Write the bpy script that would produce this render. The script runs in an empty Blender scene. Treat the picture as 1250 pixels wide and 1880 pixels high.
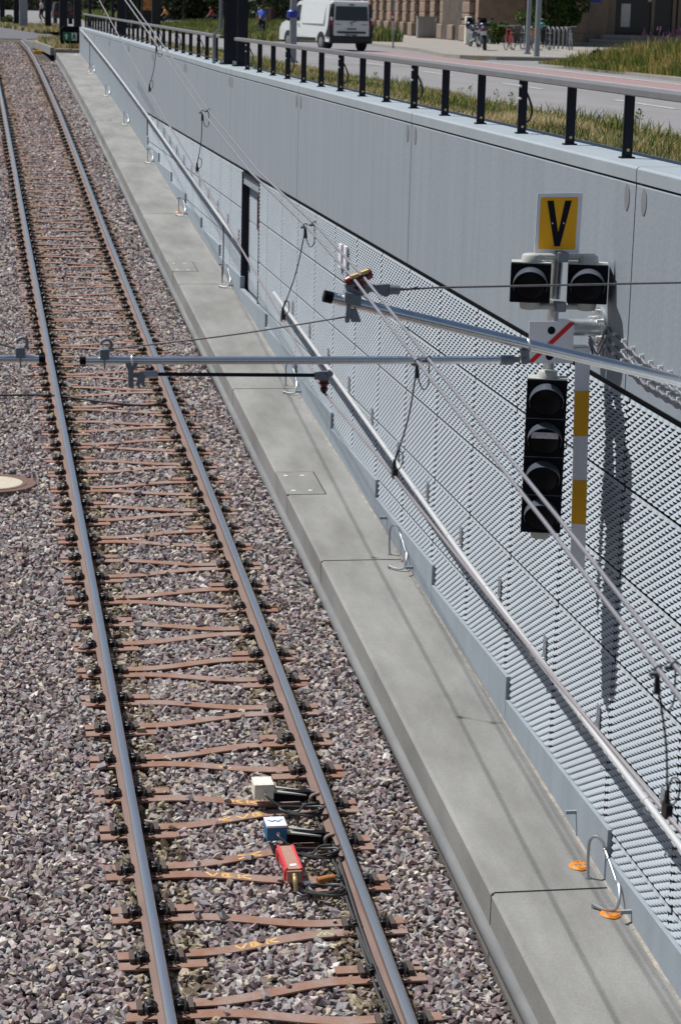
import bpy, bmesh, math, random
import numpy as np
from mathutils import Vector, Matrix, Euler
C = bpy.context.scene.collection
scene = bpy.context.scene
R = math.radians
random.seed(7); rng = np.random.default_rng(7)

# ------------------------------------------------------------------ camera, sky, sun, exposure
CF = Vector((0.170087, 0.959732, -0.223603)); CX = Vector((0.985, -0.16939, 0.0255)); 
F, PW, PH, EYE = 4000.0, 1250.0, 1880.0, Vector((0, 0, 1.55))
def _cam():
    global CF, CX, CY
    roll = math.atan(0.0262); dist = (PH/2-22)*math.cos(roll); pitch = math.atan(dist/F)
    yv = 22+0.0262*(-78-PW/2); u = (-78-PW/2, yv-PH/2)
    c, s = math.cos(roll), math.sin(roll)
    yaw = -math.atan2(c*u[0]+s*u[1], math.hypot(F, dist))
    fh = Vector((math.sin(yaw), math.cos(yaw), 0)); rh = Vector((math.cos(yaw), -math.sin(yaw), 0)); up = Vector((0, 0, 1))
    CF = fh*math.cos(pitch)-up*math.sin(pitch); d = -(up*math.cos(pitch)+fh*math.sin(pitch))
    CX = c*rh-s*d; CY = s*rh+c*d
_cam()
cd = bpy.data.cameras.new('camera'); cam = bpy.data.objects.new('camera', cd); C.objects.link(cam)
cd.sensor_fit = 'VERTICAL'; cd.sensor_height = 36; cd.lens = F/PH*36; cd.clip_start = 0.3; cd.clip_end = 2000
cam.matrix_world = Matrix.Translation(EYE) @ Matrix((CX, -CY, -CF)).transposed().to_4x4()
scene.camera = cam
cd.dof.use_dof = True; cd.dof.focus_distance = 16.0; cd.dof.aperture_fstop = 6.3
def at(px, py, X=None, Y=None, Z=None):          # survey point of the place from a sighting line and one known coordinate
    d = CF*F + CX*(px-PW/2) + CY*(py-PH/2)
    t = (X/d.x) if X is not None else (Y/d.y) if Y is not None else ((Z-EYE.z)/d.z)
    return EYE + d*t
SUN = Vector((-1, 0.67, 2.1)).normalized()       # direction towards the sun
w = bpy.data.worlds.new('World'); scene.world = w; w.use_nodes = True
nt = w.node_tree; sky = nt.nodes.new('ShaderNodeTexSky'); sky.sky_type = 'NISHITA'; sky.sun_disc = False
sky.sun_elevation = math.asin(SUN.z); sky.sun_rotation = math.atan2(SUN.x, SUN.y)
bg = nt.nodes['Background']; bg.inputs[1].default_value = 0.055; nt.links.new(sky.outputs[0], bg.inputs[0])
sl = bpy.data.lights.new('sun', 'SUN'); sl.energy = 4.7; sl.angle = R(0.5); sl.color = (1, 0.965, 0.92)
so = bpy.data.objects.new('sun', sl); C.objects.link(so); so.rotation_euler = SUN.to_track_quat('Z', 'Y').to_euler(); so.location = (-10, 10, 30)
scene.view_settings.view_transform = 'Standard'; scene.view_settings.look = 'None'; scene.view_settings.exposure = 0.0; scene.view_settings.gamma = 1
scene.cycles.max_bounces = 6; scene.cycles.diffuse_bounces = 3; scene.cycles.glossy_bounces = 3

# ------------------------------------------------------------------ materials
MATS = {}
def mat(name, col, rough=0.6, metal=0.0, var=0.12, scale=4.0, stretch=(1, 1, 1), bump=0.0, bscale=60.0, col2=None, spec=0.5, fine=0.0, coat=0.0):
    if name in MATS: return MATS[name]
    m = bpy.data.materials.new(name); m.use_nodes = True; n = m.node_tree.nodes; l = m.node_tree.links
    p = n['Principled BSDF']; p.inputs['Roughness'].default_value = rough; p.inputs['Metallic'].default_value = metal
    p.inputs['Specular IOR Level'].default_value = spec; p.inputs['Coat Weight'].default_value = coat
    tc = n.new('ShaderNodeTexCoord'); mp = n.new('ShaderNodeMapping'); mp.inputs['Scale'].default_value = stretch
    l.new(tc.outputs['Object'], mp.inputs['Vector'])
    nz = n.new('ShaderNodeTexNoise'); nz.inputs['Scale'].default_value = scale; nz.inputs['Detail'].default_value = 6; nz.inputs['Roughness'].default_value = 0.62
    l.new(mp.outputs[0], nz.inputs['Vector'])
    rp = n.new('ShaderNodeValToRGB'); l.new(nz.outputs['Fac'], rp.inputs[0])
    a = tuple(min(1, v*(1-var)) for v in col); b = tuple(min(1, v*(1+var)) for v in (col2 or col))
    rp.color_ramp.elements[0].position = 0.32; rp.color_ramp.elements[0].color = (*a, 1)
    rp.color_ramp.elements[1].position = 0.68; rp.color_ramp.elements[1].color = (*b, 1)
    out = rp.outputs[0]
    if fine:
        n2 = n.new('ShaderNodeTexNoise'); n2.inputs['Scale'].default_value = bscale; n2.inputs['Detail'].default_value = 3; l.new(tc.outputs['Object'], n2.inputs['Vector'])
        mr = n.new('ShaderNodeMapRange'); mr.inputs[1].default_value = 0.3; mr.inputs[2].default_value = 0.7; mr.inputs[3].default_value = 1-fine; mr.inputs[4].default_value = 1+fine
        l.new(n2.outputs['Fac'], mr.inputs[0])
        mx = n.new('ShaderNodeVectorMath'); mx.operation = 'SCALE'; l.new(out, mx.inputs[0]); l.new(mr.outputs[0], mx.inputs['Scale']); out = mx.outputs[0]
    l.new(out, p.inputs['Base Color'])
    if bump:
        nb = n.new('ShaderNodeTexNoise'); nb.inputs['Scale'].default_value = bscale; nb.inputs['Detail'].default_value = 4; l.new(tc.outputs['Object'], nb.inputs['Vector'])
        bp = n.new('ShaderNodeBump'); bp.inputs['Strength'].default_value = bump; bp.inputs['Distance'].default_value = 0.02
        l.new(nb.outputs['Fac'], bp.inputs['Height']); l.new(bp.outputs[0], p.inputs['Normal'])
    MATS[name] = m; return m
def island_mat(name, stops, rough=0.8, noise=0.0, nscale=0.5, bump=0.0, trans=0.0, ncols=None):
    m = bpy.data.materials.new(name); m.use_nodes = True; n = m.node_tree.nodes; l = m.node_tree.links
    p = n['Principled BSDF']; p.inputs['Roughness'].default_value = rough; p.inputs['Specular IOR Level'].default_value = 0.3
    g = n.new('ShaderNodeNewGeometry'); rp = n.new('ShaderNodeValToRGB')
    e = rp.color_ramp.elements
    while len(e) < len(stops): e.new(0.5)
    for el, (pos, c) in zip(e, stops): el.position = pos; el.color = (*c, 1)
    fac = g.outputs['Random Per Island']
    tc = n.new('ShaderNodeTexCoord')
    if noise:
        nz = n.new('ShaderNodeTexNoise'); nz.inputs['Scale'].default_value = nscale; nz.inputs['Detail'].default_value = 3; l.new(tc.outputs['Object'], nz.inputs['Vector'])
        m1 = n.new('ShaderNodeMapRange'); m1.inputs[1].default_value = 0.35; m1.inputs[2].default_value = 0.65; m1.inputs[3].default_value = -noise; m1.inputs[4].default_value = noise; l.new(nz.outputs['Fac'], m1.inputs[0])
        ad = n.new('ShaderNodeMath'); ad.operation = 'ADD'; ad.use_clamp = True; l.new(fac, ad.inputs[0]); l.new(m1.outputs[0], ad.inputs[1]); fac = ad.outputs[0]
    l.new(fac, rp.inputs[0]); out = rp.outputs[0]
    n2 = n.new('ShaderNodeTexNoise'); n2.inputs['Scale'].default_value = 45; n2.inputs['Detail'].default_value = 4; l.new(tc.outputs['Object'], n2.inputs['Vector'])
    mr = n.new('ShaderNodeMapRange'); mr.inputs[1].default_value = 0.3; mr.inputs[2].default_value = 0.7; mr.inputs[3].default_value = 0.78; mr.inputs[4].default_value = 1.22; l.new(n2.outputs['Fac'], mr.inputs[0])
    mx = n.new('ShaderNodeVectorMath'); mx.operation = 'SCALE'; l.new(out, mx.inputs[0]); l.new(mr.outputs[0], mx.inputs['Scale'])
    l.new(mx.outputs[0], p.inputs['Base Color'])
    if trans:
        p.inputs['Transmission Weight'].default_value = 0
        tr = n.new('ShaderNodeBsdfTranslucent'); l.new(mx.outputs[0], tr.inputs[0]); ms = n.new('ShaderNodeMixShader'); ms.inputs[0].default_value = trans
        l.new(p.outputs[0], ms.inputs[1]); l.new(tr.outputs[0], ms.inputs[2]); l.new(ms.outputs[0], n['Material Output'].inputs[0])
    MATS[name] = m; return m
mat('wall_paint', (0.275, 0.325, 0.375), 0.7, var=0.045, scale=1.6, stretch=(2, 3.2, 0.22), bump=0.12, bscale=25, col2=(0.295, 0.335, 0.385), fine=0.03)
mat('coping_paint', (0.335, 0.39, 0.43), 0.65, var=0.06, scale=2.5, bump=0.08, bscale=30)
mat('plinth_paint', (0.30, 0.35, 0.40), 0.7, var=0.08, scale=2.0, stretch=(2, 3, 0.5), bump=0.1, bscale=30)
mat('panel_paint', (0.42, 0.475, 0.53), 0.55, var=0.07, scale=0.6)
mat('void_dark', (0.02, 0.021, 0.025), 0.9, var=0.1)
mat('walk_concrete', (0.255, 0.257, 0.247), 0.85, var=0.24, scale=1.1, stretch=(1.8, 0.6, 1), bump=0.15, bscale=65, col2=(0.25, 0.253, 0.246), fine=0.10)
mat('duct_grey', (0.20, 0.21, 0.222), 0.6, var=0.15, scale=3, stretch=(1, 0.4, 1), col2=(0.22, 0.225, 0.225))
mat('seal_black', (0.02, 0.02, 0.02), 0.8)
mat('rust', (0.33, 0.138, 0.07), 0.75, var=0.22, scale=3.2, col2=(0.26, 0.20, 0.18), bump=0.1, bscale=70, fine=0.12)
mat('rust_rail', (0.205, 0.142, 0.122), 0.8, var=0.15, scale=6, stretch=(1, 0.3, 1), fine=0.06)
mat('rail_steel', (0.86, 0.88, 0.90), 0.3, metal=1, var=0.1, scale=6, stretch=(30, 0.3, 1))
mat('clip_black', (0.022, 0.022, 0.025), 0.4, var=0.3, scale=12)
mat('alu', (0.93, 0.95, 0.98), 0.25, metal=1, var=0.05, scale=8)
mat('steel_bright', (0.88, 0.89, 0.90), 0.34, metal=0.5, var=0.04)
mat('galv', (0.50, 0.53, 0.56), 0.42, metal=0.85, var=0.12, scale=14)
mat('cast_grey', (0.23, 0.25, 0.28), 0.5, metal=0.3, var=0.12, scale=20)
mat('wire_grey', (0.27, 0.27, 0.30), 0.5, metal=0.35, var=0.06)
mat('wire_copper', (0.29, 0.265, 0.28), 0.5, metal=0.3, var=0.06)
mat('wire_dark', (0.03, 0.03, 0.034), 0.5)
mat('rope_steel', (0.16, 0.16, 0.17), 0.45, metal=0.5, var=0.3, scale=90)
mat('black_plastic', (0.005, 0.0055, 0.010), 0.45, var=0.15, spec=0.12)
mat('hood_black', (0.085, 0.10, 0.125), 0.35, var=0.1, spec=0.4)
mat('lens_dark', (0.006, 0.005, 0.008), 0.3, spec=0.2)
mat('cap_grey', (0.46, 0.47, 0.44), 0.55, var=0.05)
mat('sign_white', (0.90, 0.89, 0.95), 0.45, var=0.02)
mat('sign_yellow', (0.95, 0.46, 0.0), 0.45, var=0.03)
mat('sign_amber', (1.0, 0.48, 0.0), 0.6, var=0.02)
mat('sign_black', (0.008, 0.008, 0.016), 0.5, spec=0.15)
mat('cover_steel', (0.25, 0.265, 0.295), 0.5, metal=0.2)
mat('sign_red', (0.75, 0.008, 0.012), 0.45)
mat('insulator_red', (0.17, 0.022, 0.022), 0.35, var=0.1)
mat('brass', (0.62, 0.47, 0.24), 0.4, metal=0.6, var=0.1)
mat('post_dark', (0.012, 0.015, 0.027), 0.5, var=0.1, spec=0.25)
mat('rail_grey', (0.20, 0.205, 0.225), 0.5, metal=0.2, var=0.08)
mat('orange', (0.85, 0.27, 0.02), 0.4, var=0.06)
mat('box_white', (0.80, 0.78, 0.68), 0.5, var=0.04, scale=9)
mat('box_blue', (0.02, 0.17, 0.34), 0.5, var=0.06)
mat('paint_blue', (0.16, 0.29, 0.60), 0.5)
mat('box_red', (0.72, 0.07, 0.08), 0.45, var=0.08)
mat('box_tan', (0.42, 0.25, 0.19), 0.6, var=0.12, scale=18)
mat('flange_cream', (0.42, 0.43, 0.38), 0.6, var=0.05)
mat('cable_black', (0.055, 0.056, 0.06), 0.45, var=0.15, scale=9)
mat('foil', (0.8, 0.8, 0.84), 0.18, metal=0.9)
mat('rag_brown', (0.42, 0.17, 0.045), 0.6, var=0.2, scale=20)
mat('spray_yellow', (0.72, 0.45, 0.17), 0.8, var=0.2, scale=40)
mat('spray_green', (0.42, 0.45, 0.26), 0.8, var=0.2, scale=40)
mat('plate_dark', (0.085, 0.068, 0.06), 0.6, var=0.2, scale=12)
mat('strip_grey', (0.62, 0.56, 0.66), 0.4, var=0.25, scale=40)
mat('grit', (0.30, 0.275, 0.235), 0.95, var=0.25, scale=8, fine=0.2)
mat('manhole_iron', (0.16, 0.095, 0.075), 0.7, var=0.2, scale=9)
mat('manhole_fill', (0.52, 0.48, 0.38), 0.85, var=0.08, scale=12, fine=0.1)
mat('soil', (0.075, 0.062, 0.058), 0.95, var=0.25, scale=9, bump=0.4, bscale=40)
mat('asphalt', (0.24, 0.235, 0.24), 0.9, var=0.10, scale=0.8, stretch=(1, 0.35, 1), fine=0.10, bscale=30)
mat('asphalt_dark', (0.13, 0.13, 0.145), 0.9, var=0.12, scale=0.5, fine=0.1, bscale=30)
mat('bike_red', (0.32, 0.215, 0.215), 0.85, var=0.08, scale=2, fine=0.06)
mat('line_white', (0.50, 0.50, 0.49), 0.8, var=0.18, scale=5)
mat('paving', (0.30, 0.28, 0.25), 0.9, var=0.12, scale=1.0, fine=0.12, bscale=14)
mat('kerb_stone', (0.30, 0.28, 0.255), 0.85, var=0.15, scale=4)
mat('earth', (0.30, 0.235, 0.13), 0.95, var=0.25, scale=2)
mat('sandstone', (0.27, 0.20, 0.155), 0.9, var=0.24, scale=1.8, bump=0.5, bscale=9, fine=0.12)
mat('stone_shaded', (0.10, 0.078, 0.066), 0.9, var=0.35, scale=1.5, bump=0.5, bscale=9, fine=0.12)  # darker copy of sandstone, the south recess's shade put into the colour
mat('sandstone_plain', (0.25, 0.195, 0.155), 0.85, var=0.12, scale=3, bump=0.1, bscale=20)
mat('door_dark', (0.016, 0.016, 0.022), 0.35)
mat('van_white', (0.70, 0.73, 0.74), 0.3, var=0.02, coat=0.4)
mat('van_black', (0.016, 0.018, 0.024), 0.5)
mat('glass_dark', (0.008, 0.012, 0.02), 0.06, spec=0.7)
mat('tyre', (0.018, 0.018, 0.018), 0.75)
mat('lamp_red', (0.40, 0.01, 0.015), 0.25)
mat('plate_white', (0.62, 0.62, 0.62), 0.5)
mat('sign_blue', (0.02, 0.04, 0.38), 0.45)
mat('exit_green', (0.0, 0.17, 0.065), 0.45)
mat('skin', (0.45, 0.27, 0.19), 0.55)
mat('shirt_blue', (0.05, 0.14, 0.55), 0.8, var=0.1)
mat('shirt_red', (0.5, 0.02, 0.05), 0.8)
mat('shirt_yellow', (0.75, 0.34, 0.03), 0.8)
mat('cloth_dark', (0.018, 0.02, 0.035), 0.85)
mat('cloth_white', (0.62, 0.64, 0.75), 0.8)
mat('hair_dark', (0.02, 0.014, 0.012), 0.6)
mat('moto_blue', (0.015, 0.022, 0.05), 0.35)
mat('chrome', (0.7, 0.72, 0.75), 0.15, metal=1)
mat('bark', (0.09, 0.068, 0.05), 0.9, var=0.25, scale=8, bump=0.5)
mat('cabinet_grey', (0.27, 0.285, 0.28), 0.6, var=0.1, stretch=(6, 6, 0.3), scale=2)
mat('pole_grey', (0.27, 0.30, 0.34), 0.5, metal=0.3, var=0.08)
mat('pole_silver', (0.30, 0.33, 0.37), 0.5, metal=0.2, var=0.06)
mat('poster', (0.32, 0.10, 0.07), 0.6, var=0.9, scale=3, col2=(0.5, 0.22, 0.06))
mat('helmet_teal', (0.02, 0.25, 0.22), 0.4)
mat('bag_orange', (0.75, 0.30, 0.02), 0.6)
island_mat('ballast_stone', [(0.0, (0.13, 0.10, 0.105)), (0.16, (0.24, 0.18, 0.185)), (0.34, (0.34, 0.265, 0.268)), (0.5, (0.26, 0.265, 0.28)), (0.66, (0.42, 0.355, 0.35)), (0.78, (0.38, 0.385, 0.39)), (0.90, (0.46, 0.385, 0.285)), (1.0, (0.68, 0.645, 0.62))], 0.85)
island_mat('ballast_dusty', [(0.0, (0.09, 0.068, 0.052)), (0.3, (0.18, 0.138, 0.10)), (0.6, (0.27, 0.22, 0.155)), (0.85, (0.36, 0.31, 0.21)), (1.0, (0.52, 0.47, 0.37))], 0.85)
island_mat('grass_dry', [(0.0, (0.06, 0.10, 0.03)), (0.22, (0.12, 0.15, 0.05)), (0.42, (0.30, 0.26, 0.12)), (0.7, (0.50, 0.41, 0.22)), (1.0, (0.62, 0.53, 0.34))], 0.8, noise=0.52, nscale=0.55, trans=0.5)
island_mat('grass_green', [(0.0, (0.045, 0.09, 0.022)), (0.4, (0.10, 0.16, 0.04)), (0.7, (0.17, 0.21, 0.06)), (0.9, (0.30, 0.28, 0.10)), (1.0, (0.44, 0.36, 0.15))], 0.8, noise=0.3, nscale=0.4, trans=0.4)
island_mat('meadow', [(0.0, (0.06, 0.11, 0.025)), (0.3, (0.15, 0.20, 0.045)), (0.6, (0.32, 0.30, 0.08)), (0.85, (0.48, 0.36, 0.11)), (1.0, (0.50, 0.36, 0.18))], 0.8, noise=0.35, nscale=0.45, trans=0.4)
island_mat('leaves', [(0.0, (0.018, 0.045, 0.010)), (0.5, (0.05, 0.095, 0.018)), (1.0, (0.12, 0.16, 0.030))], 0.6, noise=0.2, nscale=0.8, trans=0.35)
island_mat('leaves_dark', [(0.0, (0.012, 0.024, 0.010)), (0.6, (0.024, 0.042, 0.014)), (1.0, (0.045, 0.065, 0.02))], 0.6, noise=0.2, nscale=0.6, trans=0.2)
island_mat('flower_violet', [(0.0, (0.10, 0.035, 0.12)), (1.0, (0.22, 0.11, 0.22))], 0.7, trans=0.3)

# ------------------------------------------------------------------ mesh helpers
class MB:
    def __init__(s): s.v = []; s.f = []; s.m = []; s.sm = []
    def add(s, vs, fs, mi=0, smooth=False):
        o = len(s.v); s.v += [tuple(v) for v in vs]; s.f += [tuple(i+o for i in f) for f in fs]; s.m += [mi]*len(fs); s.sm += [smooth]*len(fs); return s
    def box(s, x0, x1, y0, y1, z0, z1, mi=0):
        v = [(x, y, z) for z in (z0, z1) for y in (y0, y1) for x in (x0, x1)]
        return s.add(v, [(0, 2, 3, 1), (4, 5, 7, 6), (0, 1, 5, 4), (2, 6, 7, 3), (0, 4, 6, 2), (1, 3, 7, 5)], mi)
    def obox(s, c, ax, ay, az, mi=0):     # oriented box: centre, three half-axis vectors
        c, ax, ay, az = map(Vector, (c, ax, ay, az))
        v = [c+ax*i+ay*j+az*k for k in (-1, 1) for j in (-1, 1) for i in (-1, 1)]
        return s.add(v, [(0, 2, 3, 1), (4, 5, 7, 6), (0, 1, 5, 4), (2, 6, 7, 3), (0, 4, 6, 2), (1, 3, 7, 5)], mi)
    def prism(s, poly, d, mi=0):          # polygon (3D points) extruded by vector d
        n = len(poly); p = [Vector(q) for q in poly]; d = Vector(d)
        fs = [tuple(range(n))[::-1], tuple(range(n, 2*n))]+[(i, (i+1) % n, n+(i+1) % n, n+i) for i in range(n)]
        return s.add(p+[q+d for q in p], fs, mi)
    def tube(s, pts, r, n=8, mi=0, cap=True, closed=False):
        pts = [Vector(p) for p in pts]; N = len(pts); rs = r if isinstance(r, (list, tuple)) else [r]*N
        vs = []; ref = None
        for i, p in enumerate(pts):
            if closed: t = pts[(i+1) % N]-pts[i-1]
            else: t = (pts[min(i+1, N-1)]-pts[max(i-1, 0)])
            t.normalize()
            if ref is None: ref = Vector((0, 0, 1)) if abs(t.z) < 0.9 else Vector((1, 0, 0))
            a = (ref-t*ref.dot(t))
            if a.length < 1e-6: a = t.orthogonal()
            a.normalize(); b = t.cross(a); ref = a
            vs += [p+(a*math.cos(q)+b*math.sin(q))*rs[i] for q in [2*math.pi*k/n for k in range(n)]]
        M = N if closed else N-1
        fs = [(i*n+k, ((i+1) % N)*n+k, ((i+1) % N)*n+(k+1) % n, i*n+(k+1) % n) for i in range(M) for k in range(n)]
        s.add(vs, [f[::-1] for f in fs], mi, True)
        if cap and not closed:
            s.add(vs[:n], [tuple(range(n))], mi); s.add(vs[-n:], [tuple(range(n))[::-1]], mi)
        return s
    def cyl(s, a, b, r, n=16, mi=0, r2=None): return s.tube([a, b], [r, r if r2 is None else r2], n, mi)
    def lathe(s, c, axis, prof, n=16, mi=0):   # prof: (distance along axis, radius)
        axis = Vector(axis).normalized(); c = Vector(c)
        a = axis.orthogonal().normalized(); b = axis.cross(a)
        vs = []
        for h, r in prof: vs += [c+axis*h+(a*math.cos(2*math.pi*k/n)+b*math.sin(2*math.pi*k/n))*r for k in range(n)]
        L = len(prof)
        s.add(vs, [(i*n+k, i*n+(k+1) % n, (i+1)*n+(k+1) % n, (i+1)*n+k) for i in range(L-1) for k in range(n)], mi, True)
        s.add(vs[:n], [tuple(range(n))[::-1]], mi); s.add(vs[-n:], [tuple(range(n))], mi); return s
    def ball(s, c, rx, ry=None, rz=None, n=12, m=8, mi=0):
        ry = ry or rx; rz = rz or rx; c = Vector(c); vs = []
        for i in range(1, m):
            t = math.pi*i/m
            vs += [c+Vector((rx*math.sin(t)*math.cos(2*math.pi*k/n), ry*math.sin(t)*math.sin(2*math.pi*k/n), rz*math.cos(t))) for k in range(n)]
        T = len(vs); vs += [c+Vector((0, 0, rz)), c-Vector((0, 0, rz))]
        fs = [(i*n+k, (i+1)*n+k, (i+1)*n+(k+1) % n, i*n+(k+1) % n) for i in range(m-2) for k in range(n)]
        fs += [(T, k, (k+1) % n) for k in range(n)]+[(T+1, (m-2)*n+(k+1) % n, (m-2)*n+k) for k in range(n)]
        return s.add(vs, fs, mi, True)
    def build(s, name, mats, parent=None, bevel=0, loc=None):
        if not isinstance(mats, (list, tuple)): mats = [mats]
        me = bpy.data.meshes.new(name); off = Vector((0, 0, 0))
        if parent is not None: off = wloc(parent)
        elif loc is not None: off = Vector(loc)
        me.from_pydata([(v[0]-off.x, v[1]-off.y, v[2]-off.z) for v in s.v], [], s.f)
        for q in mats: me.materials.append(MATS[q])
        me.polygons.foreach_set('material_index', s.m); me.polygons.foreach_set('use_smooth', s.sm)
        me.update()
        if any(s.sm): me.set_sharp_from_angle(angle=R(40))
        o = bpy.data.objects.new(name, me); C.objects.link(o)
        if parent is not None: o.parent = parent
        elif loc is not None: o.location = loc
        if bevel:
            b = o.modifiers.new('bevel', 'BEVEL'); b.width = bevel; b.segments = 2; b.limit_method = 'ANGLE'; b.angle_limit = R(40)
        return o
def wloc(o):
    v = Vector((0, 0, 0))
    while o is not None: v += Vector(o.location); o = o.parent
    return v
def thing(name, label, cat, loc=(0, 0, 0), group=None):
    o = bpy.data.objects.new(name, None); o.empty_display_size = 0.2; C.objects.link(o); o.location = loc
    return tag(o, label, cat, group)
def tag(o, label, cat, group=None):
    o['label'] = label; o['category'] = cat
    if group: o['group'] = group
    return o
def struct(o): o['kind'] = 'structure'; return o
def npmesh(name, V, Fc, mats, mi=None, loc=(0, 0, 0)):      # numpy: V (n,3), Fc (m,k)
    me = bpy.data.meshes.new(name); k = Fc.shape[1]
    me.vertices.add(len(V)); me.vertices.foreach_set('co', np.asarray(V-np.array(loc), np.float32).ravel())
    me.loops.add(Fc.size); me.loops.foreach_set('vertex_index', Fc.astype(np.int32).ravel())
    me.polygons.add(len(Fc)); me.polygons.foreach_set('loop_start', np.arange(0, Fc.size, k, dtype=np.int32))
    for q in mats: me.materials.append(MATS[q])
    if mi is not None: me.polygons.foreach_set('material_index', mi.astype(np.int32))
    me.update(calc_edges=True); me.shade_flat(); o = bpy.data.objects.new(name, me); C.objects.link(o); o.location = loc; return o
def arc(c, u, v, r, a0, a1, n=10, r2=None):
    c, u, v = Vector(c), Vector(u), Vector(v); r2 = r2 or r
    return [c+u*(r*math.cos(a0+(a1-a0)*i/n))+v*(r2*math.sin(a0+(a1-a0)*i/n)) for i in range(n+1)]
def smooth_path(pts, n=6):       # Catmull-Rom
    P = [Vector(p) for p in pts]; P = [2*P[0]-P[1]]+P+[2*P[-1]-P[-2]]; out = []
    for i in range(1, len(P)-2):
        for k in range(n):
            t = k/n; a, b, c, d = P[i-1:i+3]
            out.append(0.5*((2*b)+(c-a)*t+(2*a-5*b+4*c-d)*t*t+(3*b-a-3*c+d)*t**3))
    return out+[P[-2]]

# ------------------------------------------------------------------ levels along the ramp (Y runs up the ramp)
ZR = np.array([(0, -5.55), (5, -5.25), (11, -4.83), (13, -4.66), (14, -4.575), (16, -4.405), (18, -4.24), (20, -4.08), (23, -3.87), (26, -3.675), (30, -3.435), (34, -3.195), (38, -2.945), (42, -2.69), (46, -2.42), (50.65, -2.09), (56, -1.74), (61.9, -1.35), (70, -0.92), (76, -0.62), (82, -0.36), (90, -0.13), (100, -0.02), (110, 0), (190, 0)])
ZW = np.array([(0, -5.25), (4, -4.98), (13.66, -4.35), (21.1, -3.86), (28.4, -3.38), (35.7, -2.91), (43.3, -2.42), (50.65, -1.92), (61.9, -1.21), (69.4, -0.80), (76, -0.44), (82.3, -0.17)])
def zr(y): return np.interp(y, ZR[:, 0], ZR[:, 1])
def zw(y): return np.interp(y, ZW[:, 0], ZW[:, 1])
XL, XRR = 1.248, 2.768; XC = (XL+XRR)/2; GH = (XRR-XL)/2
J0, JS = 13.97, 7.4
JOINTS = [J0+JS*k for k in range(-1, 10)]
def ztop(y): return 0.605+max(0, y-38)*0.0038        # top of the coping

# ------------------------------------------------------------------ setting: ground, roads
def sheet(name, pts, z, m, thick=None):
    mb = MB(); P = [(x, y, (z(x, y) if callable(z) else z)) for x, y in pts]
    if thick: mb.prism(P, (0, 0, -thick)) if False else mb.prism([(x, y, zz-thick) for x, y, zz in P], (0, 0, thick))
    else: mb.add(P, [tuple(range(len(P)))])
    return struct(mb.build(name, m))
def strips(name, xs, ys, zf, m):
    V = np.array([(x, y, zf(x, y)) for y in ys for x in xs]); nx = len(xs)
    Fq = np.array([(j*nx+i, j*nx+i+1, (j+1)*nx+i+1, (j+1)*nx+i) for j in range(len(ys)-1) for i in range(nx-1)])
    return struct(npmesh(name, V, Fq, [m]))
# one ground sheet with the ramp cut out of it
g = MB()
for x0, x1, y0, y1 in [(4.84, 500, -60, 900), (-400, 4.84, 100.5, 900), (3.35, 4.84, 82.6, 100.5), (-400, -12, -60, 100.5)]:
    g.add([(x0, y0, -0.03), (x1, y0, -0.03), (x1, y1, -0.03), (x0, y1, -0.03)], [(0, 1, 2, 3)])
struct(g.build('ground', 'earth'))
strips('track_bed', [-4.6, -2.5, -0.6, 0.9, 3.1, 3.75], list(np.linspace(0, 100.6, 130)), lambda x, y: float(zr(y))-0.235, 'soil')
strips('embankment', [-12.05, -8, -4.55], list(np.linspace(0, 100.6, 60)), lambda x, y: float(np.interp(x, [-12, -8, -4.6], [-0.03, float(zr(y))*0.5-0.1, float(zr(y))-0.235])), 'earth')
# road to the right with its bike lane, markings, pavements
road = MB(); road.add([(9.2, -30, 0), (17.9, -30, 0), (17.9, 76, 0), (19.2, 92, 0), (21.0, 150, 0), (24, 300, 0), (6.4, 300, 0), (7.6, 150, 0), (9.2, 92, 0)], [tuple(range(9))])
struct(road.build('road', 'asphalt'))
side = MB(); side.add([(17.9, -30, 0.0), (90, -30, 0.0), (90, 78, 0.0), (19.0, 78.4, 0.0), (17.9, 76, 0.0)], [(0, 1, 2, 3, 4)]); struct(side.build('side_road', 'asphalt'))
ln = MB()
for y0, y1, xa, xb, h in [(-30, 92, 16.15, 17.55, 0.004)]:
    ln.add([(xa, y0, h), (xb, y0, h), (xb, y1, h), (xa, y1, h)], [(0, 1, 2, 3)])
struct(ln.build('bike_lane', 'bike_red'))
ln = MB()
def mark(x0, x1, y0, y1, h=0.008, sl=0.0): ln.add([(x0, y0, h), (x1, y0, h), (x1+sl, y1, h), (x0+sl, y1, h)], [(0, 1, 2, 3)])
mark(15.95, 16.10, -30, 92); mark(17.6, 17.78, -30, 76)
for k in range(-3, 9): mark(12.62, 12.76, 10.6+k*9.2, 14.4+k*9.2)
for k in range(-3, 9): mark(9.75, 9.85, 10.6+k*9.2, 12.0+k*9.2)
mark(19.2, 27, 73.6, 74.1); mark(19.6, 25, 70.4, 70.8); mark(18.6, 21.5, 66.4, 68.2, sl=0.8)
mark(19.3, 25.5, 80.5, 80.9, 0.135)
struct(ln.build('road_marking', 'line_white'))
pv = MB()
pv.prism([(18.5, 79.2, -0.02), (80, 78.8, -0.02), (80, 175, -0.02), (24.5, 300, -0.02), (21.2, 150, -0.02), (19.4, 92, -0.02), (18.0, 80.5, -0.02)], (0, 0, 0.14))
struct(pv.build('pavement', 'paving'))
kb = MB()
kpts = [(26, 78.6), (19.2, 78.2), (18.1, 79.2), (17.9, 81), (19.2, 92), (21.0, 150), (24.2, 300)]
for a, b in zip(kpts, kpts[1:]):
    a3, b3 = Vector((*a, 0.05)), Vector((*b, 0.05)); t = (b3-a3); nrm = Vector((-t.y, t.x, 0)).normalized()*0.09
    kb.obox((a3+b3)/2, t/2, nrm, (0, 0, 0.085))
struct(kb.build('kerb', 'kerb_stone'))
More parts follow.
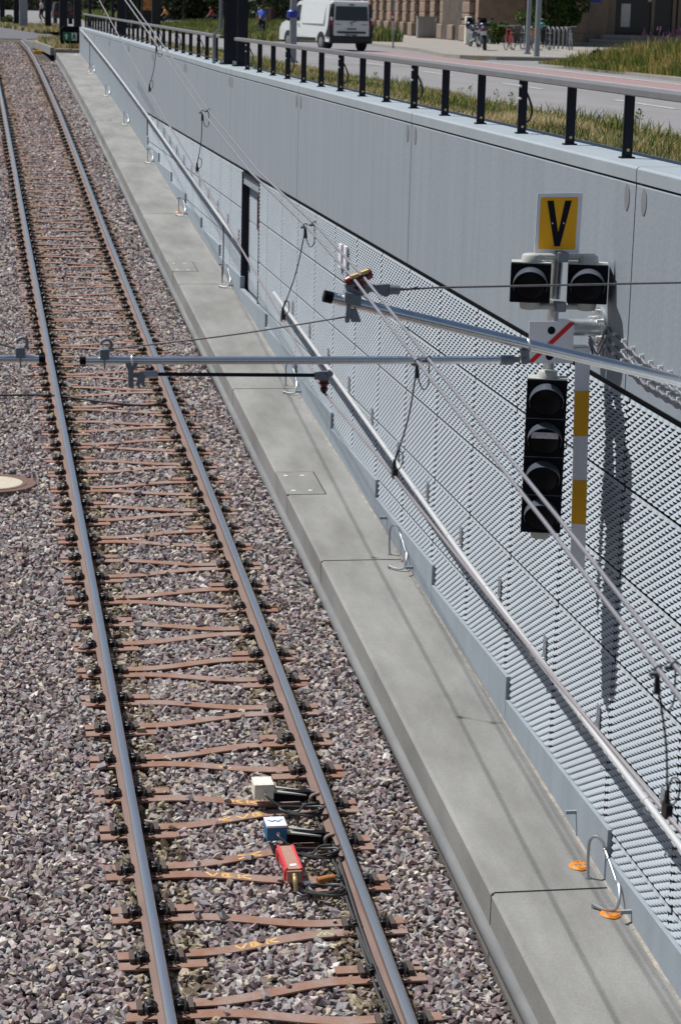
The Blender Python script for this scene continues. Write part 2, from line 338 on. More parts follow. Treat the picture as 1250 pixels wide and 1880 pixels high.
# far left: street beyond the ramp head, crossing, grass island
sheet('crossing_road', [(-60, 101.0), (3.0, 101.0), (7.6, 118), (6.2, 136), (2.6, 170), (-60, 178)], 0.0, 'asphalt_dark')
sheet('far_street', [(-80, 182), (6, 172), (6.6, 140), (8.9, 122), (9.5, 180), (13.0, 300), (20, 540), (-120, 540)], 0.004, 'asphalt')
tr = MB()
for d in (0, 1.45, 4.4, 5.85, 16, 17.45, 22, 23.45):
    tr.add([(-70, 205+d*3, 0.010), (40, 196+d*3, 0.010), (40, 196.3+d*3, 0.010), (-70, 205.3+d*3, 0.010)], [(0, 1, 2, 3)])
struct(tr.build('far_rails', 'asphalt_dark'))

# ------------------------------------------------------------------ walkway
wk = MB(); edges = [3.0]+[j-0.30 for j in JOINTS]+[82.3]
for a, b in zip(edges, edges[1:]):
    g = 0.012; ys = [a+g]+[y for y in np.arange(math.ceil(a), b, 1.0) if a+0.2 < y < b-0.2]+[b-g]
    prof = [(3.573, 0.0), (4.42, 0.0), (4.42, -0.6), (3.548, -0.6), (3.548, -0.022)]
    n = len(prof); vs = [(x, y, float(zw(y))+z) for y in ys for x, z in prof]
    fs = [(i*n+k, i*n+(k+1) % n, (i+1)*n+(k+1) % n, (i+1)*n+k) for i in range(len(ys)-1) for k in range(n)]
    wk.add(vs, [f[::-1] for f in fs]); wk.add(vs[:n], [tuple(range(n))]); wk.add(vs[-n:], [tuple(range(n))[::-1]])
for j in edges[1:-1]:    # dark joint filler
    wk.box(3.552, 4.39, j-0.013, j+0.013, float(zw(j))-0.6, float(zw(j))-0.006, 1)
struct(wk.build('walkway', ['walk_concrete', 'seal_black']))
ys = np.arange(4, 82, 0.12); wv = 0.006+0.020*np.abs(np.sin(ys*1.3)+0.6*np.sin(ys*3.7+1)+rng.normal(0, .5, len(ys)))*0.5
gm = MB(); vs = []
for y, q in zip(ys, wv): vs += [(4.384-q, y, float(zw(y))+0.003), (4.388, y, float(zw(y))+0.010+0.006*random.random())]
gm.add(vs, [(2*i, 2*i+1, 2*i+3, 2*i+2) for i in range(len(ys)-1)]); o = gm.build('grit', 'grit'); o['kind'] = 'stuff'
dk = MB(); ys = list(np.arange(3, 82.2, 1.0)); prof = [(3.556, -0.245), (3.52, -0.245), (3.503, -0.262), (3.495, -0.30), (3.507, -0.36), (3.556, -0.40)]
n = len(prof); vs = [(x, y, float(zw(y))+z) for y in ys for x, z in prof]
dk.add(vs, [(i*n+k, i*n+k+1, (i+1)*n+k+1, (i+1)*n+k) for i in range(len(ys)-1) for k in range(n-1)], 0, True)
tag(dk.build('cable_duct', 'duct_grey'), 'long grey rounded cable duct along the foot of the walkway edge', 'cable duct')

# ------------------------------------------------------------------ retaining wall
wall = thing('retaining_wall', 'long grey retaining wall with smooth upper panels and scaled acoustic cladding beside the walkway', 'wall', (4.6, 14, -4.4))
AC_END, D0, D1 = 52.55, 32.63, 34.55      # acoustic cladding stops here; door opening
mb = MB()
mb.box(4.452, 4.83, 2, D0-0.02, -6.0, 0.482); mb.box(4.452, 4.83, D1+0.02, AC_END, -6.0, 0.482); mb.box(4.452, 4.83, D0-0.02, D1+0.02, -0.955, 0.482)
mb.box(4.452, 4.83, D0-0.02, D1+0.02, -6, -2.87); mb.box(4.58, 4.83, D0-0.02, D1+0.02, -2.87, -0.955); mb.box(4.452, 4.83, AC_END, 82.0, -3.0, 0.482)
mb.build('wall_core', 'void_dark', wall)
wed = [3.0]+JOINTS+[82.15]
for a, b in zip(wed, wed[1:]):
    for lo, hi in ([(a, b)] if not (a < AC_END < b) else [(a, AC_END), (AC_END, b)]):
        bot = -0.890 if hi <= AC_END+0.01 else -3.0
        ga = 0.0 if lo == AC_END else 0.011; gb = 0.0 if hi == AC_END else 0.011
        mb = MB(); n = 6; ys = np.linspace(lo+ga, hi-gb, n+1)
        vs = [(x, y, z) for y in ys for x, z in ((4.40, bot), (4.40, 0.49+max(0, y-38)*0.0038), (4.45, 0.49+max(0, y-38)*0.0038), (4.45, bot))]
        fs = [(i*4+k, i*4+(k+1) % 4, (i+1)*4+(k+1) % 4, (i+1)*4+k) for i in range(n) for k in range(4)]
        mb.add(vs, fs); mb.add(vs[:4], [(3, 2, 1, 0)]); mb.add(vs[-4:], [(0, 1, 2, 3)])
        mb.build('concrete_panel', 'wall_paint', wall, bevel=0.009)
    mb = MB(); ys = np.linspace(a+0.009, b-0.009, 7)
    vs = []
    for y in ys:
        t = ztop(y); vs += [(4.397, y, t-0.102), (4.397, y, t-0.014), (4.411, y, t), (4.86, y, t+0.006), (4.86, y, t-0.5), (4.832, y, t-0.5), (4.832, y, t-0.102)]
    fs = [(i*7+k, i*7+(k+1) % 7, (i+1)*7+(k+1) % 7, (i+1)*7+k) for i in range(6) for k in range(7)]
    mb.add(vs, fs); mb.add(vs[:7], [tuple(range(7))[::-1]]); mb.add(vs[-7:], [tuple(range(7))])
    mb.build('coping', 'coping_paint', wall, bevel=0.004)
# oval steel covers either side of each joint
for j in JOINTS:
    for dy in (-0.19, 0.185):
        mb = MB(); zc = 0.392
        mb.prism([(4.401, j+dy+0.055*math.cos(q), zc+max(0, j-38)*0.0038+0.088*math.sin(q)) for q in [2*math.pi*k/20 for k in range(20)]], (-0.006, 0, 0))
        mb.build('oval_cover', 'cover_steel', wall)
# acoustic cladding: scaled panels in rows
PL, PHH, NR, NE = 1.48, 0.6125, 21, 12
def acoustic_mesh(ne, name):
    rh = 0.588/NR; ew = (PL-0.032)/NE; V, Fc = [], []; sub = 10
    def arch(u):
        v = ((u % 1.0)-0.07)/0.86
        return math.sqrt(max(0.0, 1-(2*v-1)**2)) if 0 < v < 1 else 0.0
    for r in range(NR):
        off = (0.25 if r % 2 else -0.25)*ew; zt_, zb = -r*rh-0.002, -(r+1)*rh-0.002
        base = len(V); ncol = ne*sub+1
        for row, t in enumerate((0.0, 0.5, 1.0)):
            for i in range(ncol):
                u = i/sub; cut = 0.62*rh*arch(u+0.5) if r else 0.0         # the opening below the scale above
                z0 = zt_-cut; zz = z0+(zb-z0)*t
                V.append((-arch(u)*0.0138*(0.0, 0.45, 1.0)[row], u*ew+off+0.016, zz))
        for row in range(2):
            for i in range(ncol-1):
                p = base+row*ncol+i; Fc.append((p, p+1, p+ncol+1, p+ncol))
    for i, (y0) in enumerate((0.0, ne*ew+0.007)): pass
    me = bpy.data.meshes.new(name); me.from_pydata(V, [], Fc); me.materials.append(MATS['panel_paint']); 
    me.polygons.foreach_set('use_smooth', [True]*len(Fc)); me.update(); me.set_sharp_from_angle(angle=R(50)); return me
ACM = acoustic_mesh(NE, 'acoustic_panel')
def plinth_top(y): k = math.floor((y-13.76)/2.96); return float(zw(13.76+2.96*k))+0.385
wo = wloc(wall); far = []
cols = [J0+1.48*k for k in range(-5, 27)]
for y0 in cols:
    if y0+0.3 > AC_END: continue
    pt = plinth_top(y0+0.7)
    for r in range(7):
        zt_ = -0.935-PHH*r
        if zt_ < pt+0.02: break
        if D0-0.6 < y0+0.74 < D1+0.2: continue
        if y0 > 36.0: far.append((y0, zt_)); continue
        o = bpy.data.objects.new('acoustic_panel', ACM); C.objects.link(o); o.parent = wall; o.location = Vector((4.428, y0, zt_))-wo
vs = np.array([v.co[:] for v in ACM.vertices]); fq = np.array([p.vertices[:] for p in ACM.polygons]); VV, FF = [], []
for y0, zt_ in far: FF.append(fq+len(VV)*len(vs)); VV.append(vs+np.array([4.428, y0, zt_]))
o = npmesh('acoustic_panels_beyond', np.vstack(VV), np.vstack(FF), ['panel_paint'], loc=tuple(wo)); o.data.shade_smooth(); o.data.set_sharp_from_angle(angle=R(50)); o.parent = wall; o.location = (0, 0, 0); o.name = 'acoustic_cladding'; o['kind'] = 'stuff'
# narrow panels filling beside the door (same scale, cut to width)
def strip_panel(ya, yb, r, ne):
    me = acoustic_mesh(ne, 'acoustic_strip'); o = bpy.data.objects.new('acoustic_strip', me); C.objects.link(o); o.parent = wall
    o.location = Vector((4.428, ya, -0.935-PHH*r))-wo; o.scale = (1, (yb-ya)/(ne*(PL-0.014)/NE), 1)
dcols = [y0 for y0 in cols if D0-0.6 < y0+0.74 < D1+0.2]
ya0, yb0 = min(dcols), max(dcols)+1.48
for r in range(4):
    if D0-ya0 > 0.1: strip_panel(ya0, D0-0.03, r, max(2, round((D0-ya0)/0.122)))
    if yb0-D1 > 0.1: strip_panel(D1+0.03, yb0-0.01, r, max(2, round((yb0-D1)/0.122)))
# plinth, stepped every two panels
k = -4
while 13.76+2.96*k < AC_END:
    a, b = 13.76+2.96*k, min(13.76+2.96*(k+1), AC_END); t = plinth_top(a+0.5); mb = MB()
    segs = [(a, b)]
    for p, q in segs: mb.box(4.388, 4.462, p+0.004, q-0.004, float(zw(a))-0.8, t)
    mb.build('plinth', 'plinth_paint', wall, bevel=0.004); k += 1
# service door in its recess
mb = MB(); zt_, zb = -0.985, -2.865
mb.box(4.405, 4.58, D1-0.004, D1+0.03, zb, zt_); mb.box(4.415, 4.58, D0-0.03, D0+0.004, zb, zt_); mb.box(4.40, 4.58, D0-0.03, D1+0.03, zt_, zt_+0.035)
mb.build('door_frame', 'post_dark', wall)
mb = MB(); mb.box(4.392, 4.58, D0, D1, zb-0.03, zb+0.004); mb.build('door_sill', 'walk_concrete', wall)
mb = MB(); mb.box(4.43, 4.50, D0, D1, zt_-0.15, zt_); mb.build('door_lintel', 'plinth_paint', wall)
door = MB().box(4.525, 4.58, D0+0.01, D1-0.01, zb+0.01, zt_-0.005).build('door', 'cast_grey', wall)
for r in range(3):
    me = acoustic_mesh(10, 'door_cladding'); o = bpy.data.objects.new('door_cladding', me); C.objects.link(o); o.parent = door
    o.location = Vector((4.524, D1-1.30, -1.16-PHH*r*0.9))-wloc(door); o.scale = (1, 1.0, 0.9)
mb = MB(); mb.box(4.505, 4.525, D0+0.12, D0+0.20, -1.95, -1.75); mb.cyl((4.505, D0+0.16, -1.85), (4.46, D0+0.16, -1.85), 0.012); mb.cyl((4.465, D0+0.16, -1.85), (4.465, D0+0.29, -1.85), 0.012)
mb.build('door_handle', 'steel_bright', door)
mb = MB(); mb.box(4.50, 4.522, D0+0.75, D0+0.80, -1.75, -1.25); mb.build('door_seal', 'insulator_red', wall)
# pair of white cover plates on the cladding
for px, py in ((627, 470), (636, 474)):
    p = at(px, py, X=4.41); mb = MB(); mb.box(4.385, 4.412, p.y-0.085, p.y+0.085, p.z-0.14, p.z+0.14)
    mb.build('cover_plate', 'sign_white', wall, bevel=0.004)
# L shaped hooks left in the plinth at the joints
for j in JOINTS[1:7]:
    for dy in (-0.82, 0.58):
        y = j+dy; z = float(zw(y))+(0.17 if dy > 0 else 0.08); mb = MB()
        mb.box(4.31, 4.388, y-0.010, y+0.010, z-0.014, z+0.012); mb.build('wall_hook', 'plinth_paint', wall)

# ------------------------------------------------------------------ railing on the coping
def railing(y0, y1, label, idx):
    ym = (y0+y1)/2; r0 = thing('railing', label, 'railing', (4.58, y0, ztop(y0)), 'railings along the coping')
    mb = MB(); ys = np.linspace(y0, y1, 9)
    vs = []
    for y in ys:
        t = ztop(y)+0.435; vs += [(4.535, y, t), (4.535, y, t+0.052), (4.625, y, t+0.056), (4.625, y, t)]
    mb.add(vs, [(i*4+k, i*4+(k+1) % 4, (i+1)*4+(k+1) % 4, (i+1)*4+k) for i in range(8) for k in range(4)]); mb.add(vs[:4], [(3, 2, 1, 0)]); mb.add(vs[-4:], [(0, 1, 2, 3)])
    mb.build('top_rail', 'rail_grey', r0, bevel=0.008)
    P = None; n = 0; y = 14.80-1.477*((14.80-y0)//1.477)
    while y < y1:
        z = ztop(y)
        if P is None:
            mb = MB(); mb.box(4.545, 4.615, y-0.011, y+0.011, z+0.012, z+0.435); mb.box(4.552, 4.608, y-0.016, y+0.016, z+0.02, z+0.43)
            mb.box(4.53, 4.63, y-0.035, y+0.035, z, z+0.014)
            P = mb.build('post', 'post_dark', None, loc=(4.58, y, z)); P.parent = r0; P.location = Vector((4.58, y, z))-wloc(r0)
            b = MB(); b.cyl((4.58, y-0.018, z+0.06), (4.58, y-0.026, z+0.06), 0.012, 8); B = b.build('bolt', 'brass', P)
            q = P
        else:
            q = P.copy(); C.objects.link(q); q.parent = r0; q.location = Vector((4.58, y, z))-wloc(r0)
            b = B.copy(); C.objects.link(b); b.parent = q
        if n % 3 == (1 if idx == 0 else 2):
            mb = MB(); pts = smooth_path([(4.60, y+0.02, z+0.36), (4.64, y+0.05, z+0.30), (4.68, y+0.07, z+0.2), (4.66, y+0.05, z+0.12), (4.62, y+0.03, z+0.10), (4.60, y+0.02, z+0.15)], 5)
            mb.tube(pts, 0.010, 6); mb.build('bonding_cable', 'clip_black', r0)
            mb = MB()
            for dz in (0.39, 0.29): mb.cyl((4.545, y-0.02, z+dz), (4.545, y-0.055, z+dz), 0.011, 8)
            mb.build('bonding_bolt', 'steel_bright', r0)
        y += 1.477; n += 1
railing(7.2, 36.9, 'dark post railing with flat grey top rail on the near coping, before the white van', 0)
railing(39.0, 82.3, 'dark post railing with flat grey top rail on the far coping, beyond the black mast', 1)

# ------------------------------------------------------------------ handrails on the wall
def handrail(pts, label, nb):
    r0 = thing('handrail', label, 'handrail', pts[0], 'handrails on the retaining wall'); P = [Vector(p) for p in pts]
    MB().tube(P, 0.024, 14).build('rail_tube', 'steel_bright', r0)
    ys = np.arange(math.ceil(P[0].y/1.48)*1.48-0.6, P[-1].y-0.1, 1.48)
    zs = lambda y: float(np.interp(y, [p.y for p in P], [p.z for p in P])); xs = lambda y: float(np.interp(y, [p.y for p in P], [p.x for p in P]))
    K = B = None
    for y in ys:
        x, z = xs(y), zs(y)
        if y > 52: wx = 4.40
        else: wx = 4.415
        if K is None:
            mb = MB(); mb.prism([(wx-0.004, y-0.03, z+0.075), (wx-0.004, y+0.025, z+0.085), (wx-0.004, y+0.025, z-0.13), (wx-0.004, y-0.03, z-0.13)], (-0.010, 0, 0))
            mb.tube([(wx-0.012, y, z-0.1), (x+0.02, y, z-0.1), (x, y, z-0.085), (x, y, z-0.022)], 0.008, 8)
            K = mb.build('bracket', 'galv', r0); k0 = Vector((x, y, z))
            b = MB(); b.ball((wx-0.015, y, z-0.115), 0.010, n=8, m=6); B = b.build('bracket_bolt', 'steel_bright', K)
            c = MB(); c.tube([(x, y-0.04, z+0.0005), (x, y+0.04, z-0.0005)], 0.0262, 14); S = c.build('rail_sleeve', 'steel_bright', r0)
        else:
            d = Vector((x, y, z))-k0
            q = K.copy(); C.objects.link(q); q.parent = r0; q.location = Vector(K.location)+d
            b = B.copy(); C.objects.link(b); b.parent = q
            if len(ys) < 26: s2 = S.copy(); C.objects.link(s2); s2.parent = r0; s2.location = Vector(S.location)+d
    return r0
def hr(y): return float(zw(y))+float(np.interp(y, [6, 12, 14, 18], [1.12, 1.085, 1.05, 1.0]))
handrail([(4.29, y, hr(y)) for y in (6, 9, 12, 14, 16, 18.2, 21.2, 25.3, 28, 29.95)], 'bright steel handrail on the near wall, from the door to the bottom right corner', 0)
handrail([(4.29, y, hr(y)) for y in (34.4, 37, 41, 46, 51, 58, 64.3, 70, 76, 79.5)], 'bright steel handrail on the wall beyond the door, running up to the exit sign', 1)

# ------------------------------------------------------------------ bonding loops, orange markers, hatch on the walkway
where = ['at the nearest walkway joint', 'at the second walkway joint', 'at the walkway joint below the dark contact arm', 'at the walkway joint just below the door', 'at the walkway joint beyond the door', 'at the walkway joint where the acoustic cladding ends', 'at the first walkway joint beyond the acoustic cladding', 'at the second walkway joint beyond the acoustic cladding', 'below the far hanging cable near the exit sign']
for i, j in enumerate(JOINTS[1:10]):
    j = j-0.30; z = float(zw(j)); t0 = thing('bonding_strap', 'looped steel bonding strap bridging the gap '+where[i], 'bonding strap', (4.3, j, z), 'bonding straps on the walkway')
    p = smooth_path([(4.285, j+0.16, z+0.01), (4.28, j+0.17, z+0.12), (4.285, j+0.18, z+0.27), (4.315, j+0.16, z+0.32), (4.355, j+0.12, z+0.305), (4.370, j+0.08, z+0.25)], 6)
    q = smooth_path([(4.368, j-0.22, z+0.14), (4.365, j-0.29, z+0.14), (4.35, j-0.36, z+0.08), (4.325, j-0.385, z+0.012), (4.26, j-0.36, z-0.002), (4.19, j-0.29, z+0.01)], 6)
    MB().tube(p, 0.0115, 8).build('strap_hose', 'galv', t0); MB().tube(q, 0.0115, 8).build('strap_hose', 'galv', t0)
    mb = MB(); mb.tube([p[-1], (4.374, j-0.04, z+0.20), q[0]], 0.008, 8); mb.build('strap_rod', 'galv', t0)
    MB().cyl((4.285, j+0.16, z-0.002), (4.285, j+0.16, z+0.02), 0.022, 12).build('strap_foot', 'galv', t0); MB().cyl((4.19, j-0.29, z-0.03), (4.19, j-0.29, z+0.015), 0.014, 10).build('strap_foot', 'galv', t0)
    for yy, zz in ((j+0.08, z+0.25), (j+0.0, z+0.215), (j-0.21, z+0.142)): MB().ball((4.368, yy, zz), 0.014, n=8, m=6).build('strap_clamp', 'galv', t0)
def marker(x, y, label):
    z = float(zw(y)); t0 = thing('floor_marker', label, 'floor marker', (x, y, z), 'orange floor markers'); mb = MB()
    o = [(x+0.075*s, y+0.085*u, z+0.001) for s, u in [(math.copysign(abs(math.cos(q))**1.3, math.cos(q)), math.sin(q)) for q in [2*math.pi*k/24 for k in range(24)]]]
    c = [((a[0]-x)*0.82+x, (a[1]-y)*0.82+y, z+0.015) for a in o]
    mb.add(o+c, [(k, (k+1) % 24, 24+(k+1) % 24, 24+k) for k in range(24)]+[tuple(range(24, 48))]); mb.build('marker_plate', 'orange', t0)
    for dx in (-0.032, 0.0, 0.036): MB().lathe((x+dx, y-0.012, z+0.0152), (0, 0, 1), [(0, 0.012), (0.003, 0.010)], 10).build('marker_screw', 'galv', t0); MB().lathe((x+dx*0.8, y+0.045, z+0.0152), (0, 0, 1), [(0, 0.005), (0.002, 0.004)], 8).build('marker_hole', 'clip_black', t0)
mk = [at(1062.5, 1591, Z=float(zw(J0))), at(1120.5, 1679, Z=float(zw(J0-0.75)))]
marker(mk[0].x, mk[0].y, 'orange oval floor marker with screw heads, just beyond the nearest walkway joint')
marker(mk[1].x, mk[1].y, 'orange oval floor marker with screw heads, just before the nearest walkway joint')
marker(4.27, 43.45, 'small orange floor marker by the joint beyond the door'); marker(4.27, 73.6, 'small orange floor marker below the hanging cable near the far end'); marker(4.25, 81.2, 'orange floor marker at the far end of the walkway under the exit sign')
def hatch(y0, y1, label):
    t0 = thing('cable_hatch', label, 'hatch cover', (3.75, y0, float(zw(y0))), 'hatch covers in the walkway'); z0, z1 = float(zw(y0)), float(zw(y1)); x0, x1 = 3.545, 3.98
    mb = MB(); v = [(x0, y0, z0+0.004), (x1, y0, z0+0.004), (x1, y1, z1+0.004), (x0, y1, z1+0.004)]; mb.prism(v, (0, 0, -0.24)); mb.build('hatch_slab', 'walk_concrete', t0, bevel=0.004)
    mb = MB()
    for u in (0.16, 0.84):
        for s in (0.22, 0.66):
            y = y0+(y1-y0)*u; x = x0+(x1-x0)*s; mb.lathe((x, y, z0+(z1-z0)*u+0.0045), (0, 0, 1), [(0, 0.026), (0.002, 0.024)], 12)
    mb.build('lifting_plug', 'box_white', t0)
    mb = MB(); e = 0.012
    for a, b in (((x0, y0-e), (x1+e, y0)), ((x0, y1), (x1+e, y1+e)), ((x1, y0), (x1+e, y1))):
        yy = (a[1]+b[1])/2; mb.add([(a[0], a[1], float(zw(a[1]))+0.003), (b[0], a[1], float(zw(a[1]))+0.003), (b[0], b[1], float(zw(b[1]))+0.003), (a[0], b[1], float(zw(b[1]))+0.003)], [(0, 1, 2, 3)])
    mb.build('hatch_seal', 'seal_black', t0)
hatch(23.45, 24.35, 'flush concrete hatch cover with four pale plugs, halfway along the near walkway')
hatch(37.0, 37.9, 'flush concrete hatch cover with four pale plugs, beside the door')
hatch(58.6, 59.4, 'flush concrete hatch cover far up the walkway, beyond the acoustic cladding')
# cables that drop from the handrail to the walkway
for y, lab in ((36.2, 'thin black cable hanging from the handrail to the walkway just beyond the door'), (74.3, 'thin black cable hanging from the handrail to the walkway near the exit sign')):
    z0, z1 = hr(y)-0.02, float(zw(y))+0.02; mb = MB(); mb.tube(smooth_path([(4.31, y, z0), (4.32, y+0.03, z0-0.3), (4.315, y-0.02, z1+0.25), (4.30, y-0.05, z1)], 6), 0.011, 7); tag(mb.build('feed_cable', 'cable_black', loc=(4.31, y, z1)), lab, 'cable')

# ------------------------------------------------------------------ track: rails, forked steel sleepers
def rail(x, label):
    pr = [(-0.0625, -0.149), (0.0625, -0.149), (0.0625, -0.140), (0.010, -0.125), (0.007, -0.118), (0.007, -0.052), (0.033, -0.040), (0.0345, -0.010), (0.027, -0.001), (0.016, 0.0006), (-0.016, 0.0006), (-0.027, -0.001), (-0.0345, -0.010), (-0.033, -0.040), (-0.007, -0.052), (-0.007, -0.118), (-0.010, -0.125), (-0.0625, -0.140)]
    ys = list(np.arange(3, 100.2, 0.8)); n = len(pr)
    vs = [(x+a, y, float(zr(y))+b) for y in ys for a, b in pr]
    mb = MB()
    for k in range(n):
        top = 8 <= k <= 10; sm = True
        mb.add([], [], 0)
        for i in range(len(ys)-1):
            mb.f.append((i*n+k, (i+1)*n+k, (i+1)*n+(k+1) % n, i*n+(k+1) % n)); mb.m.append(1 if 7 <= k <= 11 else 0); mb.sm.append(True)
    mb.v = vs
    o = mb.build('rail', ['rust_rail', 'rail_steel'], loc=(x, 3, float(zr(3)))); return tag(o, label, 'rail', 'rails of the tram track')
rail(XL, 'left rail of the tram track, rust brown on its side with a polished top'); rail(XRR, 'right rail of the tram track, nearer the walkway, with a polished top')
BS = 0.072     # half spacing of the two beams at a support
def beam_y(x, ya, yb, s):    # centre line of a long beam: from stem side to fork side
    t = np.clip((x*s+0.46)/0.92, 0, 1); t = t*t*(3-2*t); return yb+(ya-yb)*t
def bprof(mb, pts):
    N = len(pts)
    for (w0, z0, z1) in ((0.049, -0.012, 0.0), (0.006, -0.10, -0.012)):
        vs = []
        for i, p in enumerate(pts):
            a = pts[max(i-1, 0)]; b = pts[min(i+1, N-1)]; t = (Vector(b)-Vector(a)).normalized(); nn = Vector((-t.y, t.x, 0))
            p = Vector(p); vs += [p+nn*w0+Vector((0, 0, z1)), p-nn*w0+Vector((0, 0, z1)), p-nn*w0+Vector((0, 0, z0)), p+nn*w0+Vector((0, 0, z0))]
        mb.add(vs, [(i*4+k, i*4+(k+1) % 4, (i+1)*4+(k+1) % 4, (i+1)*4+k) for i in range(N-1) for k in range(4)])
        mb.add(vs[:4], [(3, 2, 1, 0)]); mb.add(vs[-4:], [(0, 1, 2, 3)])
def clip_mesh(mb, sx):       # one fastening at local origin = rail centre; sx: side of the rail
    for k in (-1, 1):
        mb.tube(arc((sx*0.098, k*0.034, 0.006), (sx*0.045, 0, 0), (0, 0, 1), 1, 0.0, math.pi, 8, 0.052), 0.0085, 6)
    mb.tube(arc((sx*0.118, 0, 0.012), (0, 0.062, 0), (sx*0.012, 0, 0.05), 1, 0, math.pi, 10, 1), 0.009, 6)
    mb.tube(arc((sx*0.070, 0, 0.010), (0, 0.055, 0), (-sx*0.004, 0, 0.03), 1, 0, math.pi, 8, 1), 0.008, 6)
    mb.box(min(sx*0.075, sx*0.135), max(sx*0.075, sx*0.135), -0.022, 0.022, 0.0, 0.052)
    mb.lathe((sx*0.10, 0, 0.052), (0, 0, 1), [(0, 0.021), (0.004, 0.022), (0.016, 0.016), (0.022, 0.008)], 8)
    mb.tube([(sx*0.085, -0.06, 0.006), (sx*0.15, -0.115, 0.003), (sx*0.06, -0.12, 0.003)], 0.004, 5)
SUPS = {1: [(GH, 0.0), (-GH, 0.325), (-GH, -0.325)], -1: [(-GH, 0.0), (GH, 0.325), (GH, -0.325)]}   # stem side s: +1 right, -1 left
def make_sleeper(s):
    root = bpy.data.objects.new('steel_sleeper', None); C.objects.link(root); root.empty_display_size = 0.2
    OUT, IN = 0.262, 0.335
    for q in (1, -1):
        xs = np.linspace(-(GH+OUT), GH+OUT, 25)
        pts = [(x, float(beam_y(x, q*BS, q*(0.325-BS), s)), 0.0) for x in xs]
        mb = MB(); bprof(mb, pts); mb.build('beam', 'rust', root)
        mb = MB(); y = q*(0.325+BS); x0 = -s*(GH+OUT); x1 = -s*(GH-IN); bprof(mb, [(x0, y, 0.0), (x1, y, 0.0)]); mb.build('stub_beam', 'rust', root)
    for (sx_, sy_) in SUPS[s]:
        for d in (-1, 1):
            mb = MB(); clip_mesh(mb, d); mb.v = [(v[0]+sx_, v[1]+sy_, v[2]) for v in mb.v]; mb.v = [(v[0], v[1], v[2]*0.88) for v in mb.v]; mb.build('rail_clip', 'clip_black', root)
            mb = MB(); mb.box(min(sx_+d*0.150, sx_+d*0.184), max(sx_+d*0.150, sx_+d*0.184), sy_-0.05, sy_+0.085, 0.001, 0.040)
            mb.build('tie_plate', 'plate_dark', root, bevel=0.003)
    return root
protos = {1: make_sleeper(1), -1: make_sleeper(-1)}
def place(root, y):
    y0, y1 = y-0.4, y+0.4; root.location = (XC, y, float(zr(y))-0.150); root.rotation_euler = (math.atan2(float(zr(y1)-zr(y0)), 0.8), 0, 0)
ORD = 'nearest second third fourth fifth sixth seventh eighth ninth tenth eleventh twelfth thirteenth fourteenth fifteenth sixteenth seventeenth eighteenth'.split()
SLP = []; y = 13.07-1.95; i = 0
while y < 99: SLP.append((y, -1)); SLP.append((y+0.975, 1)); y += 1.95
SLP = [s for s in SLP if s[0] < 99]; used = {}; sleepers = []
for i, (y, s) in enumerate(SLP):
    p = protos[s]
    if s in used:
        r = p.copy(); C.objects.link(r)
        for ch in list(p.children):
            if y > 62 and ch.name.startswith('tie_plate'): continue
            c = ch.copy(); C.objects.link(c); c.parent = r
    else: r = p; used[s] = 1
    place(r, y); sleepers.append(r)
    side = 'right' if s < 0 else 'left'; k = i//2
    if i == 0: lab = 'rusty steel sleeper at the bottom edge, its fork opening to the right rail'
    elif k < len(ORD): lab = 'rusty steel sleeper forking to the %s rail, %s of its kind from the bottom' % (side, ORD[k] if k else 'nearest')
    else: lab = 'far rusty steel sleeper forking to the %s rail, seen as thin lines up the ramp' % side
    tag(r, lab, 'sleeper', 'forked steel sleepers')
# yellow and green spray marks on three beams of the near sleepers
def spray(word, beam_pts, size, m, parent, z):
    G = {'V': [[(0, 1), (.5, 0), (1, 1)]], 'B': [[(0, 0), (0, 1), (.8, .8), (.1, .5), (.9, .25), (0, 0)]], 'K': [[(0, 1), (0, 0)], [(.9, 1), (.05, .5), (1, 0)]], '4': [[(.7, 0), (.7, 1), (0, .3), (1, .3)]], '^': [[(0, 0), (.5, 1), (1, 0)], [(.5, 1), (.5, 0)]], 'X': [[(0, 1), (1, 0)], [(0, 0), (1, 1)]]}
    mb = MB(); n = len(word)
    (xa, ya), (xb, yb) = beam_pts
    for i, ch in enumerate(word):
        for st in G[ch]:
            P = []
            for u, v in st:
                t = (i+u*0.72+0.1)/n; P.append(Vector((xa+(xb-xa)*t, ya+(yb-ya)*t+(v-0.5)*size, z)))
            for a, b in zip(P, P[1:]):
                d = (b-a); nn = Vector((-d.y, d.x, 0)).normalized()*0.009
                mb.add([a-nn, b-nn, b+nn, a+nn], [(0, 1, 2, 3)])
    o = mb.build('spray_mark', m, None); o.parent = parent; return o
def sl_at(y): return min(sleepers, key=lambda o: abs(o.location.y-y))
def mark_on(y, s, q, x0, x1, word, m='spray_yellow', zo=0.0016):
    o = sl_at(y); ya, yb = [float(beam_y(np.array(x), q*BS, q*(0.325-BS), s)) for x in (x0, x1)]
    spray(word, ((x0, ya), (x1, yb)), 0.062, m, o, zo)
mark_on(14.045, 1, -1, -0.22, 0.12, 'VBK'); mark_on(14.045, 1, -1, 0.36, 0.52, '^', 'spray_green')
mark_on(15.02, -1, -1, -0.30, 0.05, 'VBK'); mark_on(15.02, -1, 1, -0.05, 0.2, 'X', zo=0.002)
mark_on(15.995, 1, -1, -0.10, 0.30, 'KVB'); mark_on(15.995, 1, 1, 0.0, 0.3, 'XK'); mark_on(16.97, -1, -1, 0.0, 0.14, '4')

